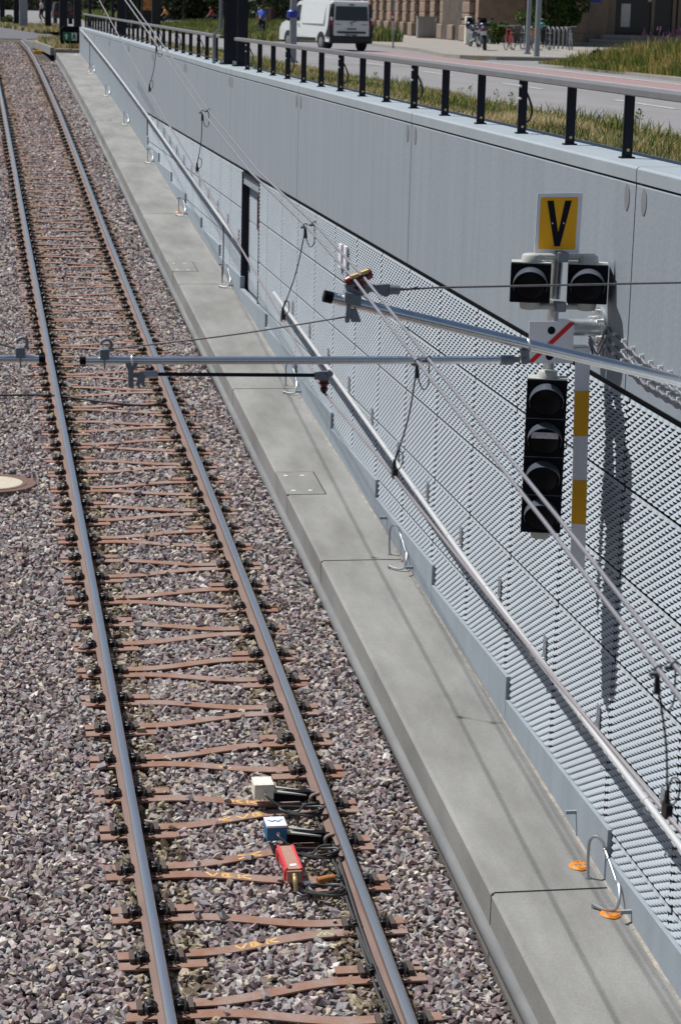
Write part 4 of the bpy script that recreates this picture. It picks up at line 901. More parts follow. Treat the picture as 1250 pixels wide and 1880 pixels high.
mb = MB(); c = A(243, 668); mb.tube(arc((c.x-0.002, c.y, c.z+0.018), (0, 1, 0), (0, 0, 1), 0.027, 0, 2*math.pi, 16)[:-1], 0.005, 8, closed=True); mb.build('u_bolt', 'steel_bright', rt)
mb = MB(); mb.prism([A(x, y, YO-0.02) for x, y in ((231, 666), (254, 666), (252, 674), (246, 680), (246, 712), (236, 712), (236, 680), (232, 674))], (0, 0.03, 0)); mb.prism([A(x, y, YO-0.02) for x, y in ((254, 686), (262, 682), (268, 690), (266, 702), (268, 711), (262, 710), (259, 703), (256, 711), (250, 708), (253, 698))], (0, 0.03, 0)); mb.obox(A(256, 689, YO-0.005), (0.03, 0, 0), (0, 0.012, 0), (0, 0, 0.010))
mb.build('drop_bracket', 'cast_grey', rt, bevel=0.003)
sa = thing('steady_arm', 'dark steady arm with a red ribbed insulator hanging under the cross tube', 'steady arm', A(430, 690))
mb = MB(); mb.cyl(A(258, 688), A(290, 687), 0.020, 14); mb.build('arm_socket', 'galv', sa)
MB().cyl(A(286, 687), A(582, 689), 0.0098, 12).build('arm_rod', 'post_dark', sa)
mb = MB(); mb.cyl(A(577, 690), A(586, 690), 0.020, 12); mb.obox(A(594, 690), (0.030, 0, 0), (0, 0.022, 0), (0, 0, 0.022)); mb.cyl(A(605, 685)+Vector((0, 0.03, 0)), A(605, 685)+Vector((0, -0.03, 0)), 0.015, 12); mb.build('arm_knuckle', 'cast_grey', sa, bevel=0.005)
c = A(595, 699)
MB().lathe(c, (0, 0, -1), [(0, 0.022), (0.004, 0.026), (0.010, 0.024), (0.013, 0.034), (0.018, 0.022), (0.024, 0.020), (0.03, 0.014)], 18).build('insulator', 'insulator_red', sa)
MB().lathe(c+Vector((0, 0, -0.03)), (0, 0, -1), [(0, 0.015), (0.01, 0.022), (0.022, 0.018), (0.038, 0.006)], 10).build('wire_clip', 'clip_black', sa)
rs = MB(); P0 = A(640, 581); P1 = A(205, 641); mid = (P0+P1)/2-Vector((0, 0, 0.012)); rs.tube(smooth_path([P0, mid, P1], 8), 0.0042, 6); tag(rs.build('stay_rope', 'rope_steel', loc=mid), 'thin twisted stay rope slanting from the cantilever tip down to the cross tube', 'rope')
lt = thing('cross_tube', 'end of a second shiny cross tube reaching in from the left picture edge', 'support tube', A(0, 659), 'horizontal cross tubes')
MB().cyl(A(-900, 656), A(74, 659), 0.0200, 22).build('tube', 'alu', lt); MB().cyl(A(72, 659), A(84, 659), 0.0212, 16).build('end_cap', 'black_plastic', lt); hook(38, 652, lt)
lr = MB(); lr.tube([A(33, 640), A(-100, 608), A(-500, 520)], 0.0042, 6); tag(lr.build('stay_rope', 'rope_steel', loc=A(0, 630)), 'twisted stay rope at the left edge leading to the left cross tube', 'rope')
# contact wire, two feeder wires, droppers
ms = [(183, 0, 29.6), (270, 160, 22.9), (362, 315, 18.24), (415, 408, 15.6), (519, 587, 12.63), (597, 723, 10.99), (722, 872, 9.375), (1000, 1226, 6.75), (1222, 1494, 5.84)]
cp = [at(x, y, Y=Y) for x, y, Y in ms]; cp = [cp[0]+(cp[0]-cp[1])*4]+cp+[cp[-1]+(cp[-1]-cp[-2])*2.2]
def polywire(pts, r, name, m, label, grp=None): o = MB().tube(pts, r, 8).build(name, m, loc=pts[len(pts)//2]); return tag(o, label, 'wire', grp)
polywire(cp, 0.0068, 'contact_wire', 'wire_copper', 'lower single contact wire over the track, gripped by the steady arm')
mp = [(231, 0), (300, 97), (375, 208), (462, 317), (565, 417), (652, 514), (770, 668), (1000, 958), (1215, 1238)]
M1 = [at(x-1, y, X=1.985) for x, y in mp]; M1 = [M1[0]+(M1[0]-M1[1])*6]+M1+[M1[-1]+(M1[-1]-M1[-2])*2.4]
M2 = [p+Vector((0.050, 0, 0.012)) for p in M1]
polywire(M1, 0.0075, 'feeder_wire', 'wire_grey', 'left one of the two parallel upper feeder wires', 'feeder wires'); polywire(M2, 0.0075, 'feeder_wire', 'wire_grey', 'right one of the two parallel upper feeder wires', 'feeder wires')
names = ['thin black dropper nearest the bottom right corner, between upper and lower wires', 'black dropper below the cross tube, in the middle of the cladding', 'black dropper behind the tip of the cantilever tube', 'far black dropper left of the service door', 'farthest black dropper, near the top railing']
def wire_at(W, y): ys = [p.y for p in W][::-1]; return Vector([float(np.interp(y, ys, [p[k] for p in W][::-1])) for k in range(3)])
for k, y in enumerate((5.84, 9.36, 12.63, 18.24, 22.6)):
    a = wire_at(M1, y); b = wire_at(cp, y); t0 = thing('dropper', names[k], 'dropper', b, 'droppers of the overhead line'); m2 = wire_at(M2, y)
    mid = (a+b)/2+Vector((0.012, 0, 0)); MB().tube(smooth_path([a-Vector((0, 0, 0.035)), mid, b+Vector((0, 0, 0.06))], 6), 0.0035, 6).build('dropper_rope', 'wire_dark', t0)
    mb = MB()
    for q in (a, m2): mb.tube(arc(q, (1, 0, 0), (0, 0, 1), 0.011, 0, 2*math.pi, 12)[:-1], 0.004, 6, closed=True)
    mb.obox(a+Vector((-0.012, -0.01, -0.012)), (0.016, 0, 0), (0, 0.006, 0), (0, 0, 0.006)); mb.obox(m2+Vector((-0.012, 0.01, -0.012)), (0.014, 0, 0), (0, 0.006, 0), (0, 0, 0.006)); mb.build('saddle_clamp', 'cast_grey', t0)
    mb = MB(); mb.tube([a+Vector((0, 0, -0.02)), a+Vector((0.003, 0, -0.075))], [0.008, 0.012], 8); mb.build('rope_ferrule', 'clip_black', t0); mb = MB(); mb.tube([b+Vector((0, 0, 0.075)), b+Vector((0, 0, 0.03))], [0.006, 0.011], 8); mb.obox(b+Vector((0.002, 0, 0.012)), (0.011, 0, 0), (0, 0.022, 0), (0, 0, 0.022)); mb.build('dropper_clamp', 'clip_black', t0)
    lb = 0.12; mb = MB(); mb.tube(smooth_path([a+Vector((0, 0, -0.06)), a+Vector((0.03, 0, -0.125)), a+Vector((0.055, 0, -0.10)), m2+Vector((0.004, 0, -0.012))], 6), 0.003, 5); mb.build('dropper_loop', 'wire_dark', t0); mb = MB()
    mb.tube(smooth_path([b+Vector((0.0, 0, 0.06)), b+Vector((0.012, 0, 0.11)), b+Vector((0.035, 0, 0.10)), b+Vector((0.034, 0, 0.05)), b+Vector((0.012, 0, 0.02))], 6), 0.003, 5); mb.build('dropper_loop', 'wire_dark', t0)

# ------------------------------------------------------------------ grass: verge behind the coping, island, meadow
def blades(name, X, Y, Z, H, m, wid=0.012, lean=0.45, kind='stuff', flat=0.0):
    n = len(X); a = rng.uniform(0, 2*math.pi, n); b = rng.uniform(0, 2*math.pi, n); ln_ = rng.uniform(0.05, lean, n)*H
    dx, dy = np.cos(a)*wid, np.sin(a)*wid; ox, oy = np.cos(b)*ln_, np.sin(b)*ln_
    P = [np.stack([X-dx, Y-dy, Z-0.02], -1), np.stack([X+dx, Y+dy, Z-0.02], -1), np.stack([X+dx*.8+ox*.4, Y+dy*.8+oy*.4, Z+H*.6], -1), np.stack([X-dx*.8+ox*.4, Y-dy*.8+oy*.4, Z+H*.6], -1), np.stack([X+ox, Y+oy, Z+H], -1)]
    V = np.stack(P, 1).reshape(-1, 3); k = (np.arange(n)*5)[:, None]
    Fc = np.vstack([k+np.array([[0, 1, 2]]), k+np.array([[0, 2, 3]]), k+np.array([[3, 2, 4]])])
    o = npmesh(name, V, Fc, [m]); o['kind'] = kind; return o
def verge_z(x, y): return np.where(x < 8.9, 0.50-0.125*(x-4.86), 0.0)
strips('verge', [4.84, 6.0, 7.4, 8.9, 9.22], list(np.linspace(4, 150, 60)), lambda x, y: float(np.interp(x, [4.84, 6, 7.4, 8.9, 9.22], [0.50, 0.40, 0.24, 0.06, 0.02]))*(1 if y < 90 else max(0.1, 1-(y-90)/40)), 'earth')
def vz(x, y): return np.interp(x, [4.84, 6, 7.4, 8.9, 9.22], [0.50, 0.40, 0.24, 0.06, 0.02])*np.where(y < 90, 1, np.maximum(0.1, 1-(y-90)/40))
n = 95000; X = 4.9+4.3*rng.random(n); Y = 13+70*rng.random(n)**1.35; patch = np.sin(X*2.1+1.3*np.sin(Y*0.9))*np.cos(Y*0.55+0.7*np.sin(X*1.7))
H = rng.uniform(0.03, 0.11, n)*(1+0.8*np.clip(patch, 0, 1))
blades('verge_grass', X, Y, vz(X, Y), H, 'grass_dry', 0.0055, 0.9)
cl = [(5.0+4.0*random.random(), 14+64*random.random()**1.3, random.uniform(0.15, 0.5), random.uniform(0.10, 0.30)) for _ in range(32)]; XX, YY, HH = [], [], []
for cx, cy, cr, ch in cl:
    m = int(190*cr/0.3); XX.append(rng.normal(cx, cr, m)); YY.append(rng.normal(cy, cr*1.6, m)); HH.append(rng.uniform(0.4, 1.1, m)*ch)
XX, YY, HH = np.concatenate(XX), np.concatenate(YY), np.concatenate(HH); k = (XX > 4.92) & (XX < 9.2); XX, YY, HH = XX[k], YY[k], HH[k]
blades('verge_weeds', XX, YY, vz(XX, YY), HH, 'grass_green', 0.009, 0.8)
def weed(x, y, h, label, m='grass_green', n=34, z=None):
    z0 = float(vz(x, y)) if z is None else z; mb = MB()
    for i in range(n):
        t = random.random(); a = random.uniform(0, 6.28); r = random.uniform(0.02, 0.11)*(1.2-t); zz = z0+h*t; l = random.uniform(0.03, 0.075); c = Vector((x+r*math.cos(a), y+r*math.sin(a), zz)); u = Vector((math.cos(a), math.sin(a), random.uniform(0.1, 0.9))).normalized()*l; v = Vector((-math.sin(a), math.cos(a), 0))*l*0.28
        mb.add([c-v*0.3, c+u*0.5-v, c+u, c+u*0.5+v], [(0, 1, 2, 3)])
    mb.tube([(x, y, z0), (x+0.01, y, z0+h*0.95)], 0.004, 5)
    return mb.build('weed', m, loc=(x, y, z0))
wl = [(1170, 262, 0.30, 'lone leafy weed right of the last railing post'), (1080, 205, .26, 'tall thin weed between the two nearest railing posts'), (1060, 200, .24, 'spindly weed just right of the second railing post'), (985, 190, .24, 'dark weed clump right of the third railing post'), (1218, 245, .34, 'single upright green weed by the right edge of the verge'), (845, 190, .22, 'green weed clump between the fifth and sixth railing posts'), (760, 175, .2, 'bushy green weed behind the sixth railing post'), (690, 155, .2, 'green weed between the van and the railing'), (478, 118, .3, 'weed behind the railing close to the black mast')]
for px, py, h, lab in wl:
    p = None
    for it in range(30):
        zz = 0.25 if p is None else float(vz(p.x, p.y)); p = at(px, py, Z=zz)
    p.x = min(max(p.x, 5.0), 9.1); tag(weed(p.x, p.y, h*1.2, lab), lab, 'weed', 'weeds in the verge')
n = 42000; t = rng.random(n); X = 18.3+8*rng.random(n)**1.3; Y = 48+22*rng.random(n); k = (X > 18.5+0.12*(70-Y)*0.2) & (Y < 70.5-0.0*(X)) ; X, Y = X[k], Y[k]
hh = np.interp(X, [18.3, 19.0, 19.8, 21, 27], [0.12, 0.45, 0.95, 1.2, 1.25])*np.interp(Y, [48, 64, 70.5], [1.0, 0.95, 0.45])*(0.8+0.25*np.sin(X*3.1+Y*1.3))
blades('meadow_island', X, Y, np.zeros(len(X))+0.1, hh*rng.uniform(0.45, 1.05, len(X)), 'meadow', 0.02, 0.5)
n = 220; X = rng.normal(22.3, 0.7, n); Y = rng.normal(65, 1.2, n); blades('violet_flowers', X, Y, 0.95+0.35*rng.random(n), np.full(n, 0.10), 'flower_violet', 0.035, 0.9)
is_ = MB(); is_.prism([(18.25, 47, -0.02), (28, 47, -0.02), (28, 70.8, -0.02), (20.4, 70.8, -0.02), (19.0, 68.6, -0.02)], (0, 0, 0.12)); struct(is_.build('island_kerb', 'kerb_stone'))
# green verge with the poles, left background
n = 26000; X = -2+9*rng.random(n); Y = 120+42*rng.random(n); e = (X > 2.2+ (160-Y)*0.055) & (X < 8.9-(Y-120)*0.05); X, Y = X[e], Y[e]
blades('island_grass', X, Y, np.zeros(len(X)), rng.uniform(0.1, 0.32, len(X)), 'grass_dry', 0.03, 0.6)
n = 3200; X = 3.45+1.35*rng.random(n); Y = 83.0+17*rng.random(n); blades('ramp_head_grass', X, Y, np.zeros(n)-0.02, rng.uniform(0.06, 0.3, n), 'grass_dry', 0.018, 0.6)
kb = MB(); kk = [(3.42, 82.5), (3.40, 88), (3.28, 93), (3.0, 97), (2.9, 100)]
for a, b in zip(kk, kk[1:]):
    a3, b3 = Vector((*a, -0.13)), Vector((*b, -0.13)); t = b3-a3; kb.obox((a3+b3)/2, t/2, Vector((t.y, -t.x, 0)).normalized()*0.07, (0, 0, 0.14))
kb.box(3.50, 4.4, 82.36, 82.52, -0.5, -0.05); struct(kb.build('ramp_kerb', 'walk_concrete'))
n = 30000; X = 13.0+10.5*rng.random(n); Y = 112+66*rng.random(n); k = (X > 15.6+(Y-112)*(-0.035)+0.7*np.sin(Y*0.4)) ; X, Y = X[k], Y[k]
blades('roadside_meadow', X-1.0, Y, np.zeros(len(X)), np.interp(X, [13, 16, 19, 24], [0.2, 0.4, 0.75, 1.0])*rng.uniform(0.5, 1.1, len(X)), 'grass_green', 0.04, 0.5)
n = 16000; X = -30+46*rng.random(n); Y = 225+60*rng.random(n); k = X > 12.5+(Y-225)*0.05; X, Y = X[k], Y[k]; n = len(X)
blades('far_meadow', X, Y, np.zeros(n), rng.uniform(0.4, 1.3, n), 'grass_green', 0.10, 0.5)

# ------------------------------------------------------------------ masts, poles, signs
def hmast(x, y, z0, h, wd, label, m='post_dark', base=True):
    t0 = thing('mast', label, 'mast', (x, y, z0), 'overhead line masts'); a = wd/2; mb = MB()
    mb.box(x-a, x+a, y-a, y-a+0.02, z0+0.03, z0+h); mb.box(x-a, x+a, y+a-0.02, y+a, z0+0.03, z0+h); mb.box(x-0.012, x+0.012, y-a+0.02, y+a-0.02, z0+0.03, z0+h); mb.build('column', m, t0)
    if base:
        MB().box(x-a-0.07, x+a+0.07, y-a-0.07, y+a+0.07, z0, z0+0.03).build('base_plate', m, t0)
        for sx in (-1, 1):
            for sy in (-1, 1):
                MB().cyl((x+sx*(a+0.04), y+sy*(a+0.04), z0+0.03), (x+sx*(a+0.04), y+sy*(a+0.04), z0+0.09), 0.016, 8).build('anchor_bolt', 'galv', t0)
    return t0
z0 = ztop(38)
m1 = hmast(4.68, 38.6, z0, 7.5, 0.21, 'broad black overhead line mast on the coping in the gap of the railing')
mb = MB(); mb.tube([(4.44, 39.0, z0-0.4), (4.44, 39.0, z0+0.5), (4.53, 38.8, z0+0.62), (4.53, 38.8, z0+7)], 0.032, 10); mb.build('cable_conduit', 'pole_grey', m1)
hmast(4.74, 37.45, z0, 7.5, 0.17, 'slimmer dark post standing on the coping right beside the broad mast')
m2 = hmast(4.70, 65.2, ztop(65), 7.5, 0.22, 'black overhead line mast on the far coping behind the railing')
def pole(px, py, Y, r, h, label, m='post_dark', square=True, group='poles at the far street', z=0.0):
    p = at(px, py, Y=Y); x = p.x; t0 = thing('pole', label, 'pole', (x, Y, z), group)
    if square:
        mb = MB(); mb.box(x-r, x+r, Y-r, Y+r, z, z+h); mb.build('shaft', m, t0, bevel=0.01)
    else: MB().cyl((x, Y, z), (x, Y, z+h), r, 14, r2=r*0.85).build('shaft', m, t0)
    MB().box(x-r*1.25, x+r*1.25, Y-r*1.25, Y+r*1.25, z-0.01, z+0.06).build('foot', m, t0); return t0
pole(5, 27, 168, 0.19, 6, 'dark post at the top left corner beside a small bush'); pole(31, 40, 150, 0.18, 6, 'dark post just left of the thick silver grey post')
sp_ = pole(44, 47, 138, 0.24, 6, 'thick silver grey post in the grass at the top left', m='pole_silver')
p = at(44, 31, Y=138); MB().box(p.x-0.25, p.x+0.25, 137.75, 138.25, 0.55, 0.60).build('band', 'pole_grey', sp_)
pole(89, 48, 140, 0.19, 6, 'dark post in the grass left of the exit sign'); pole(117, 62, 108, 0.19, 6, 'dark post rising behind the left side of the exit sign'); pole(143, 62, 104, 0.17, 6, 'dark post rising behind the right side of the exit sign')
pole(967, 105, 85.3, 0.095, 6, 'grey round pole at the kerb, left one of a pair', 'pole_grey', False, 'grey poles by the side road', 0.12); pole(984, 110, 80.3, 0.11, 6, 'grey round pole at the kerb, right and thicker one of a pair', 'pole_grey', False, 'grey poles by the side road', 0.0)
lp = pole(537, 115, 67.4, 0.115, 7, 'grey lamp post on the verge in front of the white van', 'pole_grey', False, 'poles on the verge', 0.0)
p = at(537, 25, Y=67.4); mb = MB(); mb.lathe((p.x, 67.4, p.z-0.12), (0, 0, 1), [(0, 0.13), (0.02, 0.17), (0.18, 0.17), (0.23, 0.12)], 12); mb.build('blue_sleeve', 'sign_blue', lp)
rp_ = pole(721, 93, 93, 0.035, 4, 'thin post with red and white bands at the kerb beside the van', 'pole_grey', False, 'poles on the verge', 0.12)
for py, m in ((27, 'lamp_red'), (31, 'plate_white'), (36, 'lamp_red')):
    p = at(721, py, Y=93); MB().cyl((p.x+0.0, 93, p.z-0.05), (p.x, 93, p.z+0.05), 0.05, 10).build('band', m, rp_)
# lit emergency exit sign at the head of the walkway
ex = thing('exit_sign', 'black exit sign with white arrow and running figure on green beyond the wall', 'exit sign', at(130, 80, Y=83.4)); Ye = 83.4
a, b = at(111, 80, Y=Ye), at(149, 48, Y=Ye); mb = MB(); x0, x1, z0, z1 = a.x, b.x, a.z, at(130, 48, Y=Ye).z
mb.prism([(x0, Ye, z0), (x1, Ye, z0), (x1, Ye, z1-0.06), (x1-0.1, Ye, z1), (x0+0.14, Ye, z1), (x0, Ye, z1-0.12)], (0, 0.16, 0)); mb.build('case', 'black_plastic', ex, bevel=0.02)
gx0, gx1, gz0, gz1 = x0+(x1-x0)*0.13, x0+(x1-x0)*0.84, z0+(z1-z0)*0.17, z0+(z1-z0)*0.66
MB().box(gx0, gx1, Ye-0.012, Ye-0.001, gz0, gz1).build('green_panel', 'exit_green', ex)
def e(u, v): return (gx0+(gx1-gx0)*u, Ye-0.016, gz0+(gz1-gz0)*v)
mb = MB(); mb.add([e(*q) for q in ((0.10, 0.50), (0.24, 0.82), (0.38, 0.50), (0.29, 0.56), (0.29, 0.18), (0.19, 0.18), (0.19, 0.56))], [(0, 6, 2), (0, 2, 1), (3, 6, 5, 4)]); mb.build('arrow', 'sign_white', ex)
mb = MB(); mb.add([e(*q) for q in ((0.60, 0.05), (0.95, 0.05), (0.95, 0.93), (0.60, 0.93))], [(0, 1, 2, 3)]); mb.build('door_pictogram', 'sign_white', ex)
mb = MB(); dy = Vector((0, -0.004, 0))
def fig(pts, w): 
    P = [Vector(e(*q))+dy for q in pts]
    for p, q in zip(P, P[1:]): d = q-p; nn = Vector((-d.z, 0, d.x)).normalized()*w; mb.add([p-nn, q-nn, q+nn, p+nn], [(0, 1, 2, 3)])
fig([(0.76, 0.70), (0.76, 0.42)], 0.035); fig([(0.76, 0.44), (0.68, 0.32), (0.64, 0.14)], 0.022); fig([(0.76, 0.44), (0.86, 0.30), (0.80, 0.14)], 0.022); fig([(0.66, 0.52), (0.76, 0.66), (0.88, 0.54)], 0.016)
mb.lathe(Vector(e(0.76, 0.80))+dy, (0, -1, 0), [(0, 0.03), (0.001, 0.03)], 12); mb.build('running_figure', 'exit_green', ex)
MB().box(x1, 4.45, Ye-1.3, Ye+0.1, z0+0.12, z0+0.2).build('wall_arm', 'post_dark', ex); MB().box((x0+x1)/2-0.05, (x0+x1)/2+0.05, Ye+0.03, Ye+0.13, -0.15, z0+0.01).build('stand', 'post_dark', ex)

# ------------------------------------------------------------------ white van
vn = thing('delivery_van', 'white delivery van seen from behind with black rear corners, parked at the road edge', 'van', (0, 0, 0)); VB = []
def vmake():
    W = 0.955
    # side profile (y along the van: 0 rear, 4.95 front; z up)
    prof = [(0.02, 0.42), (0.0, 0.95), (0.06, 1.90), (0.16, 1.965), (2.9, 1.975), (3.35, 1.90), (4.10, 1.22), (4.75, 1.02), (4.93, 0.80), (4.95, 0.35), (0.02, 0.35)]
    def halfw(z): return W*(1.0-0.15*max(0.0, (z-0.95)/0.95))
    mb = MB(); n = len(prof)
    secs = []
    for s, inset_ in ((-1, 1), (-0.94, 0), (0.94, 0), (1, 1)):
        secs.append([(s*halfw(z)*(1.0), y, z) if inset_ else (s*halfw(z), y+(0.0), z+(0.03 if z > 1.8 else 0)) for y, z in prof])
    vs = [p for sct in secs for p in sct]
    fs = [(i*n+k, (i+1)*n+k, (i+1)*n+(k+1) % n, i*n+(k+1) % n) for i in range(3) for k in range(n)]
    mb.add(vs, fs, 0, False); mb.add(secs[0], [tuple(range(n))]); mb.add(secs[-1], [tuple(range(n))[::-1]])
    body = mb.build('body', 'van_white', vn, bevel=0.05)
    e = 0.008
    def rear(name, x0, x1, z0, z1, m, ex_=0.0, par=vn, d=0.012):
        f = lambda z: float(np.interp(z, [0.42, 0.95, 1.90], [0.02, 0.0, 0.06])); mb = MB()
        mb.prism([(x0, f(z0)-ex_-d, z0), (x1, f(z0)-ex_-d, z0), (x1*(1 if z1 < 1.3 else 0.965), f(z1)-ex_-d, z1), (x0*(1 if z1 < 1.3 else 0.965), f(z1)-ex_-d, z1)], (0, 0.03, 0)); return mb.build(name, m, par, bevel=0.008)
    mb = MB(); mb.box(-0.93, 0.93, -0.07, 0.35, 0.30, 0.60); mb.build('rear_bumper', 'van_black', vn, bevel=0.05)
    for s in (-1, 1):
        mb = MB(); mb.prism([(s*0.965, -0.03, 0.55), (s*0.80, -0.03, 0.55), (s*0.80, -0.03, 0.9), (s*0.735, 0.03, 1.86), (s*0.83, 0.035, 1.86), (s*0.965, -0.02, 1.05)][::s], (0, 0.10, 0)); corner = mb.build('corner_pillar', 'van_black', vn, bevel=0.01)
        mb = MB(); mb.prism([(s*0.97, 0.05, 0.55), (s*0.97, 0.40, 0.55), (s*0.97, 0.14, 0.95), (s*0.88, 0.14, 1.84), (s*0.88, 0.05, 1.84)], (s*0.004, 0, 0)); mb.build('side_trim', 'van_black', vn)
        MB().box(min(s*0.83, s*0.925), max(s*0.83, s*0.925), -0.05, 0.0, 1.02, 1.20).build('tail_light', 'lamp_red', vn, bevel=0.01); MB().box(min(s*0.83, s*0.92), max(s*0.83, s*0.92), -0.05, 0.0, 1.205, 1.33).build('tail_light', 'plate_white', vn, bevel=0.01)
    rear('rear_door', -0.775, 0.775, 0.52, 1.87, 'van_white', 0.02, d=0.02)
    rear('rear_window', -0.715, 0.715, 1.20, 1.76, 'glass_dark', 0.045)
    rear('tail_bar', -0.62, 0.62, 0.70, 0.775, 'van_black', 0.06, d=0.02); rear('door_grip', -0.20, 0.20, 0.85, 0.895, 'van_black', 0.05); rear('brake_lamp', -0.11, 0.11, 1.80, 1.85, 'van_black', 0.045)
    pl = rear('number_plate', -0.26, 0.26, 0.565, 0.675, 'plate_white', 0.055); MB().box(-0.258, -0.222, -0.082, -0.078, 0.568, 0.672).build('plate_band', 'sign_blue', pl)
    mb = MB()
    for k, x in enumerate((-0.19, -0.135, -0.04, 0.03, 0.08, 0.13, 0.18)): mb.box(x, x+0.032, -0.0815, -0.079, 0.590, 0.655)
    mb.build('plate_characters', 'sign_black', pl)
    mb = MB(); c = Vector((0, -0.05, 1.04)); mb.tube([c+Vector((0, 0, 0.055)), c+Vector((0.035, 0, 0)), c+Vector((0, 0, -0.055)), c+Vector((-0.035, 0, 0))], 0.010, 6, closed=True); mb.build('diamond_emblem', 'cast_grey', vn)
    for x0, x1 in ((-0.70, -0.46), (0.44, 0.70)): rear('lettering_strip', x0, x1, 1.035, 1.058, 'cast_grey', 0.042)
    mb = MB(); mb.tube([(0.20, -0.055, 1.19), (-0.08, -0.06, 1.10)], 0.014, 6); mb.build('wiper', 'van_black', vn)
    for s in (-1, 1):
        def side(name, pts, m, o=0.006):
            P = []
            for y, z in pts: P.append((s*(halfw(z)+o), y, z))
            mb = MB(); mb.prism(P if s < 0 else P[::-1], (-s*0.02, 0, 0)); return mb.build(name, m, vn, bevel=0.006)
        side('cab_window', [(2.98, 1.16), (3.95, 1.16), (3.35, 1.78), (2.98, 1.80)], 'glass_dark'); side('side_sill', [(1.3, 0.36), (3.6, 0.36), (3.6, 0.5), (1.3, 0.5)], 'van_black', 0.012)
        side('side_panel', [(0.62, 1.05), (2.75, 1.05), (2.75, 1.74), (0.62, 1.72)], 'van_white', 0.004); side('door_seam', [(2.86, 0.55), (2.875, 0.55), (2.875, 1.80), (2.86, 1.80)], 'van_black', 0.002); side('door_handle', [(2.95, 0.98), (3.10, 0.98), (3.10, 1.02), (2.95, 1.02)], 'van_black', 0.02)
        MB().box(min(s*0.99, s*1.20), max(s*0.99, s*1.20), 3.55, 3.68, 1.12, 1.36).build('mirror', 'van_black', vn, bevel=0.03)
        for y in (0.80, 4.05):
            mb = MB(); mb.lathe((s*0.72, y, 0.33), (s, 0, 0), [(0, 0.31), (0.02, 0.33), (0.21, 0.33), (0.235, 0.30)], 24); wh = mb.build('wheel', 'tyre', vn); mb = MB(); mb.lathe((s*0.952, y, 0.33), (s, 0, 0), [(0, 0.20), (0.008, 0.19), (0.012, 0.06)], 18); mb.build('hub_cap', 'cast_grey', wh)
            mb = MB(); mb.add([(s*(halfw(0.6)+0.004), y+0.40*math.cos(a), 0.35+0.40*math.sin(a)) for a in np.linspace(0, math.pi, 16)], [tuple(range(16)) if s > 0 else tuple(range(16))[::-1]]); mb.build('wheel_arch', 'van_black', vn)
    MB().box(-0.93, 0.93, 4.80, 4.99, 0.30, 0.62).build('front_bumper', 'van_black', vn, bevel=0.04)
    mb = MB(); mb.add([(-0.72, 3.42, 1.84), (0.72, 3.42, 1.84), (0.84, 4.06, 1.26), (-0.84, 4.06, 1.26)], [(0, 1, 2, 3)]); mb.v = [(x, y+0.02, z+0.02) for x, y, z in mb.v]; mb.build('windscreen', 'glass_dark', vn)
vmake()
vn.location = (15.80, 89.6, 0.0); vn.rotation_euler = (0, 0, R(16.0)); vn.scale = (1.03, 1.0, 1.01)

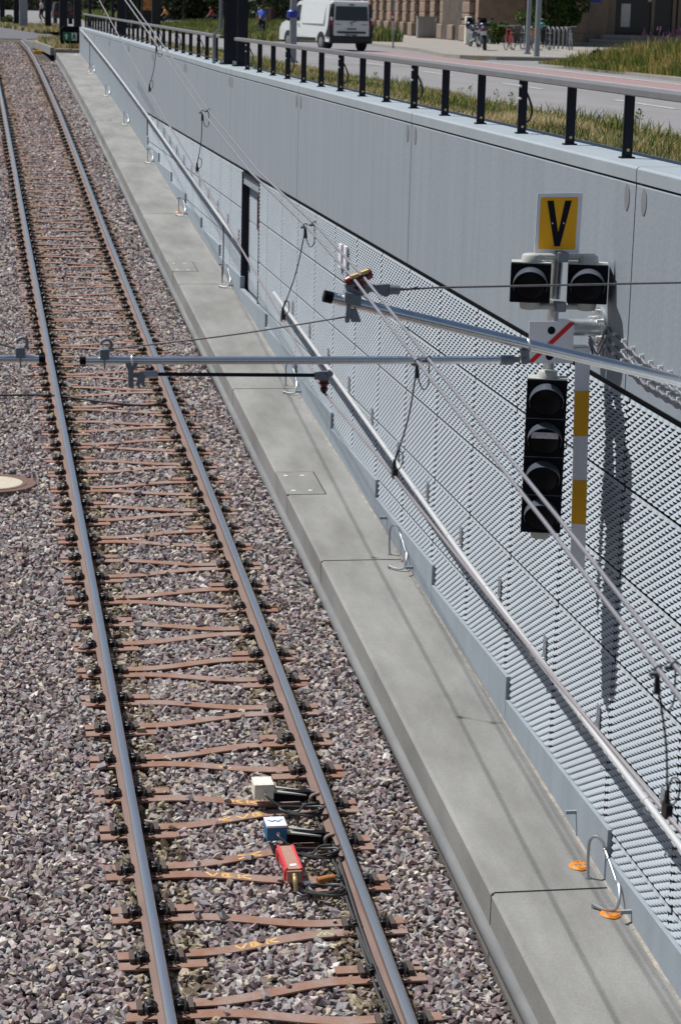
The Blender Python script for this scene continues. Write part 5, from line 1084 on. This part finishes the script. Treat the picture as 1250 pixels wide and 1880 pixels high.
# ------------------------------------------------------------------ two-wheelers
def wheel(parent, c, r, w_, ax=(1, 0, 0), m='tyre', spokes=True):
    c = Vector(c); ax = Vector(ax); u = ax.orthogonal().normalized(); v = ax.cross(u)
    o = MB().tube([c+(u*math.cos(a)+v*math.sin(a))*r for a in np.linspace(0, 2*math.pi, 29)[:-1]], w_, 8, closed=True).build('wheel', m, parent)
    if spokes:
        mb = MB()
        for k in range(10): a = k*math.pi/5; mb.tube([c, c+(u*math.cos(a)+v*math.sin(a))*r], 0.003, 4, cap=False)
        mb.cyl(c-ax*0.03, c+ax*0.03, 0.02, 8); mb.build('spokes', 'chrome', o)
def bicycle(loc, rz, label, colour, lean=0.0, extra=None, group='parked bicycles'):
    t0 = thing('bicycle', label, 'bicycle', (0, 0, 0), group)     # built along +y
    wheel(t0, (0, 0.52, 0.34), 0.33, 0.018); wheel(t0, (0, -0.52, 0.34), 0.33, 0.018)
    S, BB, H1, H2, RA, FA = (0, -0.24, 0.86), (0, -0.08, 0.30), (0, 0.36, 0.90), (0, 0.38, 0.76), (0, -0.52, 0.34), (0, 0.52, 0.34)
    mb = MB()
    for a, b in ((S, BB), (BB, H2), (S, H1), (RA, BB), (RA, (0, -0.21, 0.76)), (H1, FA)): mb.tube([a, b], 0.018, 7)
    mb.build('frame', colour, t0)
    mb = MB(); mb.tube([H1, (0, 0.34, 1.02)], 0.014, 6); mb.tube(smooth_path([(-0.29, 0.24, 1.04), (-0.2, 0.34, 1.05), (0, 0.36, 1.03), (0.2, 0.34, 1.05), (0.29, 0.24, 1.04)], 4), 0.013, 6); mb.build('handlebar', 'chrome', t0)
    mb = MB(); mb.ball((0, -0.27, 0.93), 0.09, 0.13, 0.035, 10, 6); mb.tube([S, (0, -0.26, 0.92)], 0.013, 6); mb.build('saddle', 'cloth_dark', t0)
    mb = MB(); mb.tube([(0, -0.2, 0.76), (0, -0.66, 0.74)], 0.012, 5); mb.box(-0.07, 0.07, -0.70, -0.32, 0.735, 0.75); mb.build('rack', 'chrome', t0)
    mb = MB(); mb.lathe((0.03, -0.08, 0.30), (1, 0, 0), [(0, 0.09), (0.008, 0.09)], 14); mb.tube([(0.06, -0.08, 0.3), (0.06, 0.02, 0.16)], 0.01, 5); mb.tube([(-0.06, -0.08, 0.3), (-0.06, -0.18, 0.44)], 0.01, 5); mb.box(0.05, 0.15, -0.02, 0.06, 0.145, 0.165); mb.box(-0.15, -0.05, -0.22, -0.14, 0.43, 0.45); mb.build('crank', 'cast_grey', t0)
    if extra: mb = MB(); mb.box(-0.14, 0.14, -0.68, -0.36, 0.55, 0.95) if extra[0] == 'pannier' else mb.ball((0, 0.3, 1.12), 0.12, 0.15, 0.1); mb.build(extra[0], extra[1], t0, bevel=0.03 if extra[0] == 'pannier' else 0)
    t0.location = loc; t0.rotation_euler = (0, lean, rz); return t0
ZP = 0.12
def gp(px, py, z=ZP): return at(px, py, Z=z)
for px, py, rz, lab, col, ex_ in [(935, 92, 2.6, 'red framed bicycle leaning in the rack, nearest the motorcycles', 'box_red', None), (950, 91, 2.4, 'dark bicycle parked second from the motorcycles', 'cloth_dark', None), (975, 93, 2.7, 'bicycle with an orange bag between the two grey poles', 'cast_grey', ('pannier', 'bag_orange')), (1000, 92, 2.5, 'bicycle with a teal helmet hung on the bar, right of the grey poles', 'cloth_dark', ('helmet', 'helmet_teal')), (1047, 92, 2.75, 'single bicycle at the right end of the rack in the shade', 'galv', None)]:
    p = gp(px, py); bicycle((p.x, p.y, ZP), rz, lab, col, 0.06, ex_)
labs = ['leftmost', 'second', 'third', 'fourth', 'fifth', 'sixth', 'rightmost']
for k, px in enumerate((958, 972, 1004, 1012, 1020, 1028, 1036)):
    p = gp(px, 90); x, y = p.x, p.y; mb = MB(); mb.tube([(x, y-0.3, ZP)]+arc((x, y, ZP+0.72), (0, -1, 0), (0, 0, 1), 0.3, 0, math.pi, 10, 0.28)+[(x, y+0.3, ZP)], 0.025, 8)
    tag(mb.build('bicycle_stand', 'cast_grey', loc=(x, y, ZP)), labs[k]+' of the grey hoop bicycle stands by the dark facade', 'bicycle stand', 'hoop bicycle stands')
def motorbike(loc, rz, label):
    t0 = thing('motorcycle', label, 'motorcycle', (0, 0, 0), 'parked motorcycles')
    wheel(t0, (0, 0.72, 0.31), 0.26, 0.06, spokes=False); wheel(t0, (0, -0.70, 0.31), 0.25, 0.085, spokes=False)
    mb = MB(); mb.lathe((-0.05, 0.72, 0.31), (1, 0, 0), [(0, 0.2), (0.1, 0.2)], 14); mb.lathe((-0.07, -0.70, 0.31), (1, 0, 0), [(0, 0.19), (0.14, 0.19)], 14); mb.build('wheel_disc', 'cast_grey', t0)
    mb = MB(); mb.ball((0, 0.22, 0.88), 0.17, 0.34, 0.16); mb.ball((0, -0.62, 0.86), 0.15, 0.32, 0.11); mb.build('tank_and_tail', 'moto_blue', t0)
    mb = MB(); mb.ball((0, -0.18, 0.84), 0.15, 0.38, 0.08); mb.build('seat', 'cloth_dark', t0)
    mb = MB(); mb.box(-0.17, 0.17, -0.18, 0.34, 0.28, 0.68); mb.build('engine', 'cast_grey', t0, bevel=0.05)
    mb = MB(); mb.ball((0, 0.62, 0.98), 0.24, 0.22, 0.20); mb.build('fairing', 'moto_blue', t0)
    mb = MB(); mb.prism([(-0.18, 0.66, 1.08), (0.18, 0.66, 1.08), (0.13, 0.52, 1.34), (-0.13, 0.52, 1.34)], (0, 0.01, 0)); mb.build('windshield', 'glass_dark', t0)
    mb = MB(); mb.tube([(-0.38, 0.42, 1.05), (-0.2, 0.52, 1.04), (0.2, 0.52, 1.04), (0.38, 0.42, 1.05)], 0.017, 7); mb.build('handlebar', 'cloth_dark', t0)
    for s in (-1, 1):
        mb = MB(); mb.tube([(s*0.22, 0.52, 1.05), (s*0.36, 0.50, 1.26)], 0.008, 5); mb.ball((s*0.39, 0.49, 1.29), 0.075, 0.03, 0.05); mb.build('mirror', 'cloth_dark', t0)
        mb = MB(); mb.tube([(s*0.09, 0.72, 0.31), (s*0.10, 0.56, 1.0)], 0.027, 8); mb.build('fork_leg', 'chrome', t0)
        mb = MB(); mb.cyl((s*0.19, 0.0, 0.30), (s*0.20, -0.75, 0.42), 0.05, 10); mb.build('exhaust', 'chrome', t0)
    MB().box(-0.07, 0.07, -0.95, -0.90, 0.86, 0.94).build('tail_light', 'lamp_red', t0, bevel=0.01); MB().box(-0.10, 0.10, -0.96, -0.945, 0.62, 0.80).build('number_plate', 'plate_white', t0); MB().box(-0.085, 0.085, -0.97, -0.52, 0.57, 0.63).build('mudguard', 'cloth_dark', t0)
    mb = MB(); mb.box(-0.03, 0.03, -0.6, 0.1, 0.42, 0.5); mb.tube([(-0.1, -0.1, 0.3), (-0.3, -0.18, 0.02)], 0.015, 6); mb.build('swing_arm', 'cast_grey', t0)
    t0.location = loc; t0.rotation_euler = (0, -0.08, rz); return t0
p = gp(889, 92); motorbike((p.x, p.y, ZP), -0.22, 'dark blue motorcycle seen from behind, the nearer of two'); p = gp(871, 86); motorbike((p.x, p.y, ZP), 0.05, 'black and chrome motorcycle beside the white stone post, the farther of two')

# ------------------------------------------------------------------ people
def person(name_label, joints, shirt, pants, sc=1.0, hair='hair_dark', head_at=None, skin_arms=True, sleeve=True):
    root = thing('person', name_label, 'person', (0, 0, 0))
    def skinned(nm, chains, m, par):
        vs, es, rs = [], [], []; idx = {}
        for ch in chains:
            prev = None
            for p, r in ch:
                key = tuple(round(c, 3) for c in p)
                if key not in idx: idx[key] = len(vs); vs.append(p); rs.append(r)
                i = idx[key]
                if prev is not None and prev != i: es.append((prev, i))
                prev = i
        me = bpy.data.meshes.new(nm); me.from_pydata(vs, es, []); me.materials.append(MATS[m]); o = bpy.data.objects.new(nm, me); C.objects.link(o); o.parent = par
        sk = o.modifiers.new('skin', 'SKIN'); sk.use_smooth_shade = True
        for k, r in enumerate(rs): me.skin_vertices[0].data[k].radius = (r, r)
        me.skin_vertices[0].data[0].use_root = True
        sb = o.modifiers.new('sub', 'SUBSURF'); sb.levels = 1; sb.render_levels = 1
        return o
    J = {k: Vector(v) for k, v in joints.items()}
    pel, chest, neck, hd = J['pelvis'], J['chest'], J['neck'], J['head']
    body = []
    body.append([(pel, .13), ((pel+chest)/2, .125), (chest, .145), (neck, .055), (hd-Vector((0, 0, .06)), .06)])
    for s in 'lr':
        body.append([(chest, .145), (J[s+'sh'], .065), (J[s+'el'], .045), (J[s+'wr'], .032), (J[s+'wr']+(J[s+'wr']-J[s+'el']).normalized()*0.09, .034)])
        body.append([(pel, .13), (J[s+'hip'], .09), (J[s+'kn'], .062), (J[s+'an'], .042), (J[s+'toe'], .036)])
    b = skinned('body', body, 'skin', root)
    top = [[(pel+Vector((0, 0, .02)), .14), ((pel+chest)/2, .14), (chest, .158), (neck-Vector((0, 0, .04)), .075)]]
    for s in 'lr': top.append([(chest, .158), (J[s+'sh'], .082), ((J[s+'sh']*0.35+J[s+'el']*0.65), .062)])
    skinned('shirt', top, shirt, root)
    low = []
    for s in 'lr': low.append([(pel, .142), (J[s+'hip'], .105), (J[s+'kn'], .078), (J[s+'an']*0.85+J[s+'kn']*0.15, .06)])
    skinned('trousers', low, pants, root)
    for s in 'lr': MB().ball((J[s+'an']+J[s+'toe'])/2-Vector((0, 0, 0.02)), 0.05, 0.12, 0.045).build('shoe', 'cloth_dark', root)
    hm = MB(); hm.ball(hd, 0.078, 0.098, 0.115, 16, 12)
    f = J.get('face', Vector((0, 1, 0))).normalized(); sd = f.cross(Vector((0, 0, 1)))
    hm.ball(hd+f*0.098-Vector((0, 0, .015)), 0.014, 0.018, 0.022, 8, 6)
    for s in (-1, 1): hm.ball(hd+sd*s*0.078, 0.014, 0.022, 0.032, 8, 6)
    ho = hm.build('head', 'skin', root)
    for s in (-1, 1): MB().ball(hd+f*0.088+sd*s*0.032+Vector((0, 0, .008)), 0.012, 0.012, 0.009, 8, 6).build('eye', 'hair_dark', ho)
    MB().ball(hd+f*0.090-Vector((0, 0, .055)), 0.024, 0.010, 0.008, 8, 6).build('mouth', 'box_tan', ho)
    MB().ball(hd-f*0.018+Vector((0, 0, .022)), 0.088, 0.102, 0.108, 14, 10).build('hair', hair, ho)
    return root
def cyclist(loc, rz, label, shirt, bike_label, hair='hair_dark'):
    b = bicycle((0, 0, 0), 0, bike_label, 'cloth_dark', group='ridden bicycles'); b.location = loc; b.rotation_euler = (0, 0, rz)
    J = dict(pelvis=(0, -0.27, 1.0), chest=(0, -0.07, 1.38), neck=(0, 0.02, 1.55), head=(0, 0.06, 1.68), lsh=(-0.19, -0.02, 1.45), rsh=(0.19, -0.02, 1.45), lel=(-0.27, 0.10, 1.23), rel=(0.27, 0.10, 1.23), lwr=(-0.27, 0.25, 1.08), rwr=(0.27, 0.25, 1.08), lhip=(-0.1, -0.26, 0.97), rhip=(0.1, -0.26, 0.97), lkn=(-0.12, 0.12, 0.82), rkn=(0.12, 0.08, 0.62), lan=(-0.11, -0.12, 0.52), ran=(0.11, -0.02, 0.24), ltoe=(-0.11, 0.02, 0.47), rtoe=(0.11, 0.12, 0.19))
    p = person(label, J, shirt, 'cloth_dark', hair=hair); p.location = loc; p.rotation_euler = (0, 0, rz)
p = gp(470, 70, 0.0); cyclist((p.x-0.1, 121, 0.0), -0.05, 'person in a blue shirt riding away on a bicycle, seen from behind', 'shirt_blue', 'dark bicycle ridden by the person in blue')
p = at(388, 12, Y=170); cyclist((p.x, 170, -0.1), 1.35, 'person in a red shirt riding a bicycle behind the green meadow', 'shirt_red', 'bicycle ridden by the person in red')
p = at(303, 5, Y=185); cyclist((p.x, 185, -0.15), 1.5, 'person in a yellow top riding past the poster stand', 'shirt_yellow', 'bicycle ridden by the person in yellow')
p = at(77, 20, Y=200); x = p.x
J = dict(pelvis=(0, 0, .95), chest=(0, 0, 1.32), neck=(0, 0, 1.5), head=(0, 0.02, 1.63), lsh=(-.18, 0, 1.42), rsh=(.18, 0, 1.42), lel=(-.24, -.04, 1.15), rel=(.24, .05, 1.15), lwr=(-.25, .08, .95), rwr=(.25, .16, .97), lhip=(-.09, 0, .92), rhip=(.09, 0, .92), lkn=(-.10, .12, .52), rkn=(.10, -.03, .5), lan=(-.1, -.05, .12), ran=(.1, -.28, .22), ltoe=(-.1, .1, .04), rtoe=(.1, -.2, .08), face=(0, 1, 0))
pw = person('person in a white and blue top and dark shorts walking across the far street', J, 'cloth_white', 'cloth_dark'); pw.location = (x, 200, -0.05); pw.rotation_euler = (0, 0, 1.2); pw.scale = (1.15, 1.15, 1.15)

# ------------------------------------------------------------------ sandstone building on the right, with its dark entrance
bl = thing('sandstone_building', 'brown sandstone building with rusticated pilasters, a plinth and a dark entrance', 'building', (30, 125, 0))
Wd = Vector((32.6-28.3, 176-121, 0)).normalized(); Nn = Vector((-Wd.y, Wd.x, 0)); B0 = Vector((28.3, 121, 0)); HB = 11.0
def wallbox(a0, a1, d0, d1, z0, z1, name, m, bevel=0.0, par=None):        # along the west front: a along Wd, d outwards
    mb = MB(); P = [B0+Wd*a+Nn*d for a, d in ((a0, d0), (a1, d0), (a1, d1), (a0, d1))]; mb.prism([(p.x, p.y, z0) for p in P][::-1] if False else [(p.x, p.y, z0) for p in P], (0, 0, z1-z0)); return mb.build(name, m, par or bl, bevel=bevel)
wallbox(-1.0, 62, -10, 0.0, 0, HB, 'wall', 'sandstone')
wallbox(62, 75, -10, -1.5, 0, HB, 'wall', 'door_dark')  # near-black colour stands in for the shade of a recess
a = 0.2; k = 0
while a < 58:
    wd_ = 2.0 if k % 4 else 2.6
    for c in range(0, 7):
        z0 = 1.02+c*0.66; wallbox(a, a+wd_, 0.0, 0.34, z0, z0+0.62, 'rusticated_block', 'sandstone', 0.05)
    wallbox(a-0.08, a+wd_+0.08, 0.0, 0.50, ZP, 1.0, 'pilaster_base', 'sandstone_plain', 0.06)
    wallbox(a-0.02, a+wd_+0.02, 0.0, 0.42, 1.0, 1.02+0.0, 'base_moulding', 'sandstone_plain')
    a += 4.6 if k % 4 else 5.4; k += 1
wallbox(-1, 62, 0.0, 0.18, ZP, 0.30, 'plinth', 'sandstone_plain')
# south front: recess behind the bicycles, pier, entrance with steps
S = [(28.35, 120.4), (33.6, 118.9), (33.6, 116.2)]
mb = MB(); mb.prism([(28.4, 120.9, 0), (34.3, 118.6, 0), (34.3, 130, 0), (28.4, 130, 0)], (0, 0, HB)); mb.build('wall', 'stone_shaded', bl)
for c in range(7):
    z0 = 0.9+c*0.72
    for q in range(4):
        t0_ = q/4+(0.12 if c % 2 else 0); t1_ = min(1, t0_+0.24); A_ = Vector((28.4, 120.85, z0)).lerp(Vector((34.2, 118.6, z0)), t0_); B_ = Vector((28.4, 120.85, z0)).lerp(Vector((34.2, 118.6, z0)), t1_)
        mb = MB(); mb.prism([A_, B_, B_+Vector((-0.03, -0.1, 0)), A_+Vector((-0.03, -0.1, 0))][::-1], (0, 0, 0.69)); mb.build('rusticated_block', 'stone_shaded', bl, bevel=0.03)
pa, pb = at(1075, 85, Y=114.4), at(1113, 85, Y=114.4)
MB().box(pa.x, pb.x, 114.4, 119, 0, HB).build('entrance_pier', 'sandstone_plain', bl, bevel=0.03); MB().box(pa.x-0.22, pb.x+0.18, 114.15, 119, 0, 0.75).build('pier_base', 'sandstone_plain', bl, bevel=0.05); MB().box(pb.x, pb.x+0.55, 114.9, 119, 0, HB).build('entrance_pier', 'sandstone_plain', bl, bevel=0.03)
xd0 = pb.x+0.55; MB().box(xd0, 47, 115.6, 119, 0, HB).build('wall', 'door_dark', bl)
dr = MB().box(xd0+0.12, 47, 115.42, 115.6, 0.75, 4.2).build('door', 'door_dark', bl)
q0, q1 = at(1138, 49, Y=115.4), at(1157, 7, Y=115.4); MB().box(q0.x, q1.x, 115.38, 115.42, q0.z, q1.z).build('notice', 'plate_white', dr)
q0, q1 = at(1189, 3, Y=115.4), at(1200, -12, Y=115.4); MB().box(q0.x, q1.x, 115.38, 115.42, q0.z, q1.z).build('notice', 'plate_white', dr)
for px in (1197, 1236, 1246): q = at(px, 30, Y=115.35); MB().box(q.x-0.09, q.x+0.09, 115.3, 115.42, 0.75, 4.2).build('door_post', 'sandstone_plain', dr)
q = at(1104, -4, Y=114.35); MB().box(at(1083, 0, Y=114.35).x, at(1103, 0, Y=114.35).x, 114.36, 114.40, at(1093, 4, Y=114.35).z, at(1093, 4, Y=114.35).z+0.5).build('blue_sign', 'sign_blue', bl)
xs = at(1077, 90, Y=112.6).x; MB().box(xs, 47, 112.6, 115.6, 0, 0.33).build('entrance_step', 'paving', bl, bevel=0.03); MB().box(xs+0.5, 47, 113.1, 115.6, 0.33, 0.52).build('entrance_step', 'paving', bl, bevel=0.03); MB().box(xs+1.1, 47, 113.6, 115.6, 0.52, 0.75).build('entrance_step', 'paving', bl, bevel=0.03)
MB().box(28.6, 47, 112.2, 121, 4.6, 5.2).build('shade_slab', 'sandstone_plain', bl, bevel=0.05)  # unseen slab, added to darken the recess behind the bicycles
p = gp(858, 82); mb = MB(); mb.box(p.x-0.16, p.x+0.16, p.y-0.16, p.y+0.16, ZP, 1.5); tag(mb.build('stone_post', 'box_white', bevel=0.04, loc=(p.x, p.y, ZP)), 'pale stone post in front of the building, left of the motorcycles', 'post')
a_, b_ = gp(766, 72), gp(803, 73); y = 134.0; xa, xb = at(766, 70, Y=y).x, at(803, 70, Y=y).x; ct = thing('utility_cabinet', 'grey ribbed utility cabinet standing in front of the pilasters', 'cabinet', (xa, y, ZP))
MB().box(xa, xb, y, y+0.5, ZP+0.08, at(780, 32, Y=y).z).build('housing', 'cabinet_grey', ct, bevel=0.02); MB().box(xa-0.03, xb+0.03, y-0.03, y+0.53, at(780, 32, Y=y).z, at(780, 31, Y=y).z+0.03).build('lid', 'cabinet_grey', ct); MB().box(xa+0.05, xb-0.05, y+0.03, y+0.47, ZP, ZP+0.08).build('foot', 'kerb_stone', ct)
for q in range(3): x = xa+(xb-xa)*(q+0.5)/3; MB().box(x-0.18, x+0.18, y-0.012, y-0.001, ZP+0.15, at(780, 34, Y=y).z-0.1).build('door', 'cabinet_grey', ct)
MB().box(xb-0.2, xb-0.12, y-0.03, y-0.013, 1.15, 1.35).build('label_plate', 'plate_white', ct)

# ------------------------------------------------------------------ trees, shrubs and far background
def leaf_cloud(blobs, n, size, m, name, parent, cut=None):
    blobs = np.array(blobs); wgt = (blobs[:, 3]**2); k = rng.choice(len(blobs), n, p=wgt/wgt.sum()); d = rng.normal(size=(n, 3)); d /= np.linalg.norm(d, axis=1)[:, None]
    P = blobs[k, :3]+d*(blobs[k, 3]*rng.uniform(0.45, 1.0, n)**0.6)[:, None]*np.array([1, 1, 0.85])
    u = rng.normal(size=(n, 3)); u /= np.linalg.norm(u, axis=1)[:, None]; v = np.cross(u, rng.normal(size=(n, 3))); v /= np.linalg.norm(v, axis=1)[:, None]
    s = size*rng.uniform(0.6, 1.3, n)[:, None]; V = np.stack([P-u*s*.5, P+v*s*.3, P+u*s*.5, P-v*s*.3], 1).reshape(-1, 3); f = (np.arange(n)*4)[:, None]+np.array([[0, 1, 2, 3]])
    pl = wloc(parent); o = npmesh(name, V, f, [m], loc=tuple(pl)); o.location = (0, 0, 0); o.parent = parent; return o
def tree(x, y, h, r, label, m, n=2600, size=0.35, z0=0.0, low=0.35, group='trees beyond the street'):
    t0 = thing('tree', label, 'tree', (x, y, z0), group); mb = MB(); mb.tube(smooth_path([(x, y, z0), (x+0.1, y, z0+h*0.25), (x-0.05, y+0.1, z0+h*0.5), (x, y, z0+h*0.8)], 4), list(np.linspace(0.05*r+0.10, 0.04, 13)), 9)
    for k in range(6): a = k*1.05; mb.tube([(x, y, z0+h*(low+0.04*k)), (x+r*0.4*math.cos(a), y+r*0.4*math.sin(a), z0+h*(low+0.2+0.05*k)), (x+r*0.7*math.cos(a), y+r*0.7*math.sin(a), z0+h*(low+0.28+0.06*k))], [0.07, 0.05, 0.02], 6)
    mb.build('trunk', 'bark', t0)
    bl_ = [(x+r*0.62*math.cos(a)*q, y+r*0.62*math.sin(a)*q, z0+h*(low+0.12+0.5*random.random()), r*random.uniform(0.28, 0.5)) for a, q in [(random.uniform(0, 6.28), random.uniform(0.2, 1)) for _ in range(16)]]
    leaf_cloud(bl_, n, size, m, 'crown', t0); return t0
def shrub(x, y, z0, blobs, label, m, n, size, cat='shrub', group=None):
    t0 = thing('shrub', label, cat, (x, y, z0), group); mb = MB()
    hh_ = 0.8*max(b[2]-z0 for b in blobs)
    for k in range(5): a = k*1.3; mb.tube([(x, y, z0), (x+0.2*hh_*math.cos(a), y+0.2*hh_*math.sin(a), z0+0.5*hh_), (x+0.35*hh_*math.cos(a), y+0.35*hh_*math.sin(a), z0+hh_)], [0.04*hh_, 0.028*hh_, 0.012*hh_], 6)
    mb.build('stem', 'bark', t0); leaf_cloud(blobs, n, size, m, 'foliage', t0); return t0
c = at(1015, 30, Y=113); shrub(c.x, 113, ZP, [(c.x+random.uniform(-1.15, 1.3), 113+random.uniform(-.6, .6), random.uniform(1.5, 3.4), random.uniform(.4, .75)) for _ in range(22)]+[(c.x-1.6, 113, 1.6, .45), (c.x-1.3, 112.6, 1.0, .4)], 'bright green tree like shrub above the bicycle rack by the dark facade', 'leaves', 5200, 0.20)
c = at(914, 70, Y=113); shrub(c.x, 113, ZP, [(c.x+random.uniform(-.45, .45), 113+random.uniform(-.3, .3), random.uniform(.35, 1.1), .35) for _ in range(8)], 'low yellow green shrub between the motorcycles and the bicycles', 'leaves', 1100, 0.16)
c = at(1118, 122, Y=67.5); shrub(c.x+.1, 68.6, 0.0, [(c.x+random.uniform(-.25, .5), 68.4+random.uniform(-.3, .3), random.uniform(.1, .42), .25) for _ in range(8)], 'dark green low bush at the tip of the meadow island', 'leaves_dark', 900, 0.10)
c = at(13, 20, Y=166); shrub(c.x, 166, 0.0, [(c.x+random.uniform(-.2, .3), 166+random.uniform(-.3, .3), random.uniform(.1, .5), .35) for _ in range(6)], 'small green bush beside the dark post at the top left corner', 'leaves', 500, 0.16)
for i, (px, Y, h, r, lab) in enumerate([(30, 540, 16, 9, 'broad tree far beyond the street at the top left'), (100, 530, 16, 9, 'tree far beyond the street above the walking person'), (170, 270, 11, 5, 'tree beyond the street above the exit sign'), (250, 262, 12, 5, 'dark tree beyond the poster stand'), (340, 255, 12, 5.5, 'dark tree beyond the person in red'), (430, 250, 12, 5.5, 'dark tree beyond the person in blue'), (500, 235, 12, 5.5, 'dark tree left of the white van'), (570, 240, 12, 5.5, 'dark tree right behind the white van')]):
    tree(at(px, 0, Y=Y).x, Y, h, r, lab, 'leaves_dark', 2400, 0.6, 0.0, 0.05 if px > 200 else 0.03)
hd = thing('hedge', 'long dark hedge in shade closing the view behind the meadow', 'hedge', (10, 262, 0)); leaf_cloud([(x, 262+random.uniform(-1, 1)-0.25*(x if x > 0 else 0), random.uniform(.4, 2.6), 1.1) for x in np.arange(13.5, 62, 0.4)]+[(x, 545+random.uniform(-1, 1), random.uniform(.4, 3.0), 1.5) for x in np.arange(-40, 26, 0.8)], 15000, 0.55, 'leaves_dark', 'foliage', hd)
tag(MB().box(14, 90, 268, 280, 0, 14).build('street_block', 'sandstone_plain', loc=(50, 268, 0)), 'dim brown building block behind the dark trees beyond the white van', 'building')
tag(MB().box(-90, 30, 560, 575, 0, 20).build('street_block', 'sandstone_plain', loc=(-30, 560, 0)), 'far building block closing the view above the walking person at the top left', 'building')
p = at(258, 40, Y=170); t0 = thing('column_shrub', 'narrow bright green climbing plant column left of the poster stand', 'plant', (p.x, 172, 0)); MB().cyl((p.x, 172, 0), (p.x, 172, 4), 0.12, 8).build('stem', 'bark', t0); leaf_cloud([(p.x, 172, z, 0.22) for z in np.arange(0.1, 4, 0.25)], 900, 0.2, 'leaves', 'foliage', t0)
a_, b_ = at(263, 22, Y=168), at(287, 22, Y=168); t0 = thing('poster_stand', 'dark poster stand with a red and orange poster', 'poster stand', ((a_.x+b_.x)/2, 168, 0)); MB().box(a_.x-0.1, b_.x+0.1, 168, 168.3, 0.0, 3.0).build('frame', 'door_dark', t0, bevel=0.02); MB().box(a_.x, b_.x, 167.97, 167.998, at(275, 19, Y=168).z, 2.7).build('poster', 'poster', t0)
a_ = at(215, 30, Y=160); t0 = thing('shelter', 'dark glazed tram shelter wall beyond the railing', 'shelter', (a_.x, 160, 0))
for px in (166, 208, 234, 248): q = at(px, 30, Y=160); MB().box(q.x-0.10, q.x+0.10, 160, 160.2, 0, 3).build('shelter_post', 'post_dark', t0)
MB().box(at(286, 0, Y=160).x, at(303, 0, Y=160).x, 163, 163.3, 0.0, 3).build('back_panel', 'door_dark', t0)
for px, lab in ((490, 'left one of two pale stone gate posts left of the van'), (496, 'right one of two pale stone gate posts left of the van')):
    q = at(px-8 if px == 490 else px-2, 50, Y=150); mb = MB(); w_ = 0.20 if px == 490 else 0.10; mb.box(q.x-w_, q.x+w_, 150, 150.5, 0, at(485, 15, Y=150).z-0.05); mb.box(q.x-w_-0.05, q.x+w_+0.05, 149.95, 150.55, at(485, 15, Y=150).z-0.05, at(485, 15, Y=150).z+0.08); tag(mb.build('gate_post', 'sandstone_plain', loc=(q.x, 150, 0)), lab, 'gate post', 'stone gate posts')
q0, q1 = at(99, 20, Y=185), at(137, 20, Y=185); t0 = thing('parked_vehicle', 'dark vehicle mostly hidden behind the posts above the exit sign', 'vehicle', (q0.x, 185, 0))
x0, x1 = q0.x, q1.x
mb = MB(); mb.prism([(x0, 185, .45), (x1, 185, .45), (x1, 185, 1.0), (x1-.15, 185, 1.75), (x0+.15, 185, 1.75), (x0, 185, 1.0)], (0, 4.2, 0)); mb.build('body', 'van_black', t0, bevel=0.08); MB().box(x0+.2, x1-.2, 184.97, 184.998, 1.05, 1.62).build('rear_window', 'glass_dark', t0)
for xx in (x0+.12, x1-.32):
    for yy in (185.7, 188.3): mb = MB(); mb.lathe((xx, yy, .33), (1, 0, 0), [(0, .31), (.02, .33), (.18, .33), (.2, .3)], 16); mb.build('wheel', 'tyre', t0)
    MB().box(xx, xx+.2, 184.96, 184.998, .8, .95).build('tail_light', 'lamp_red', t0)
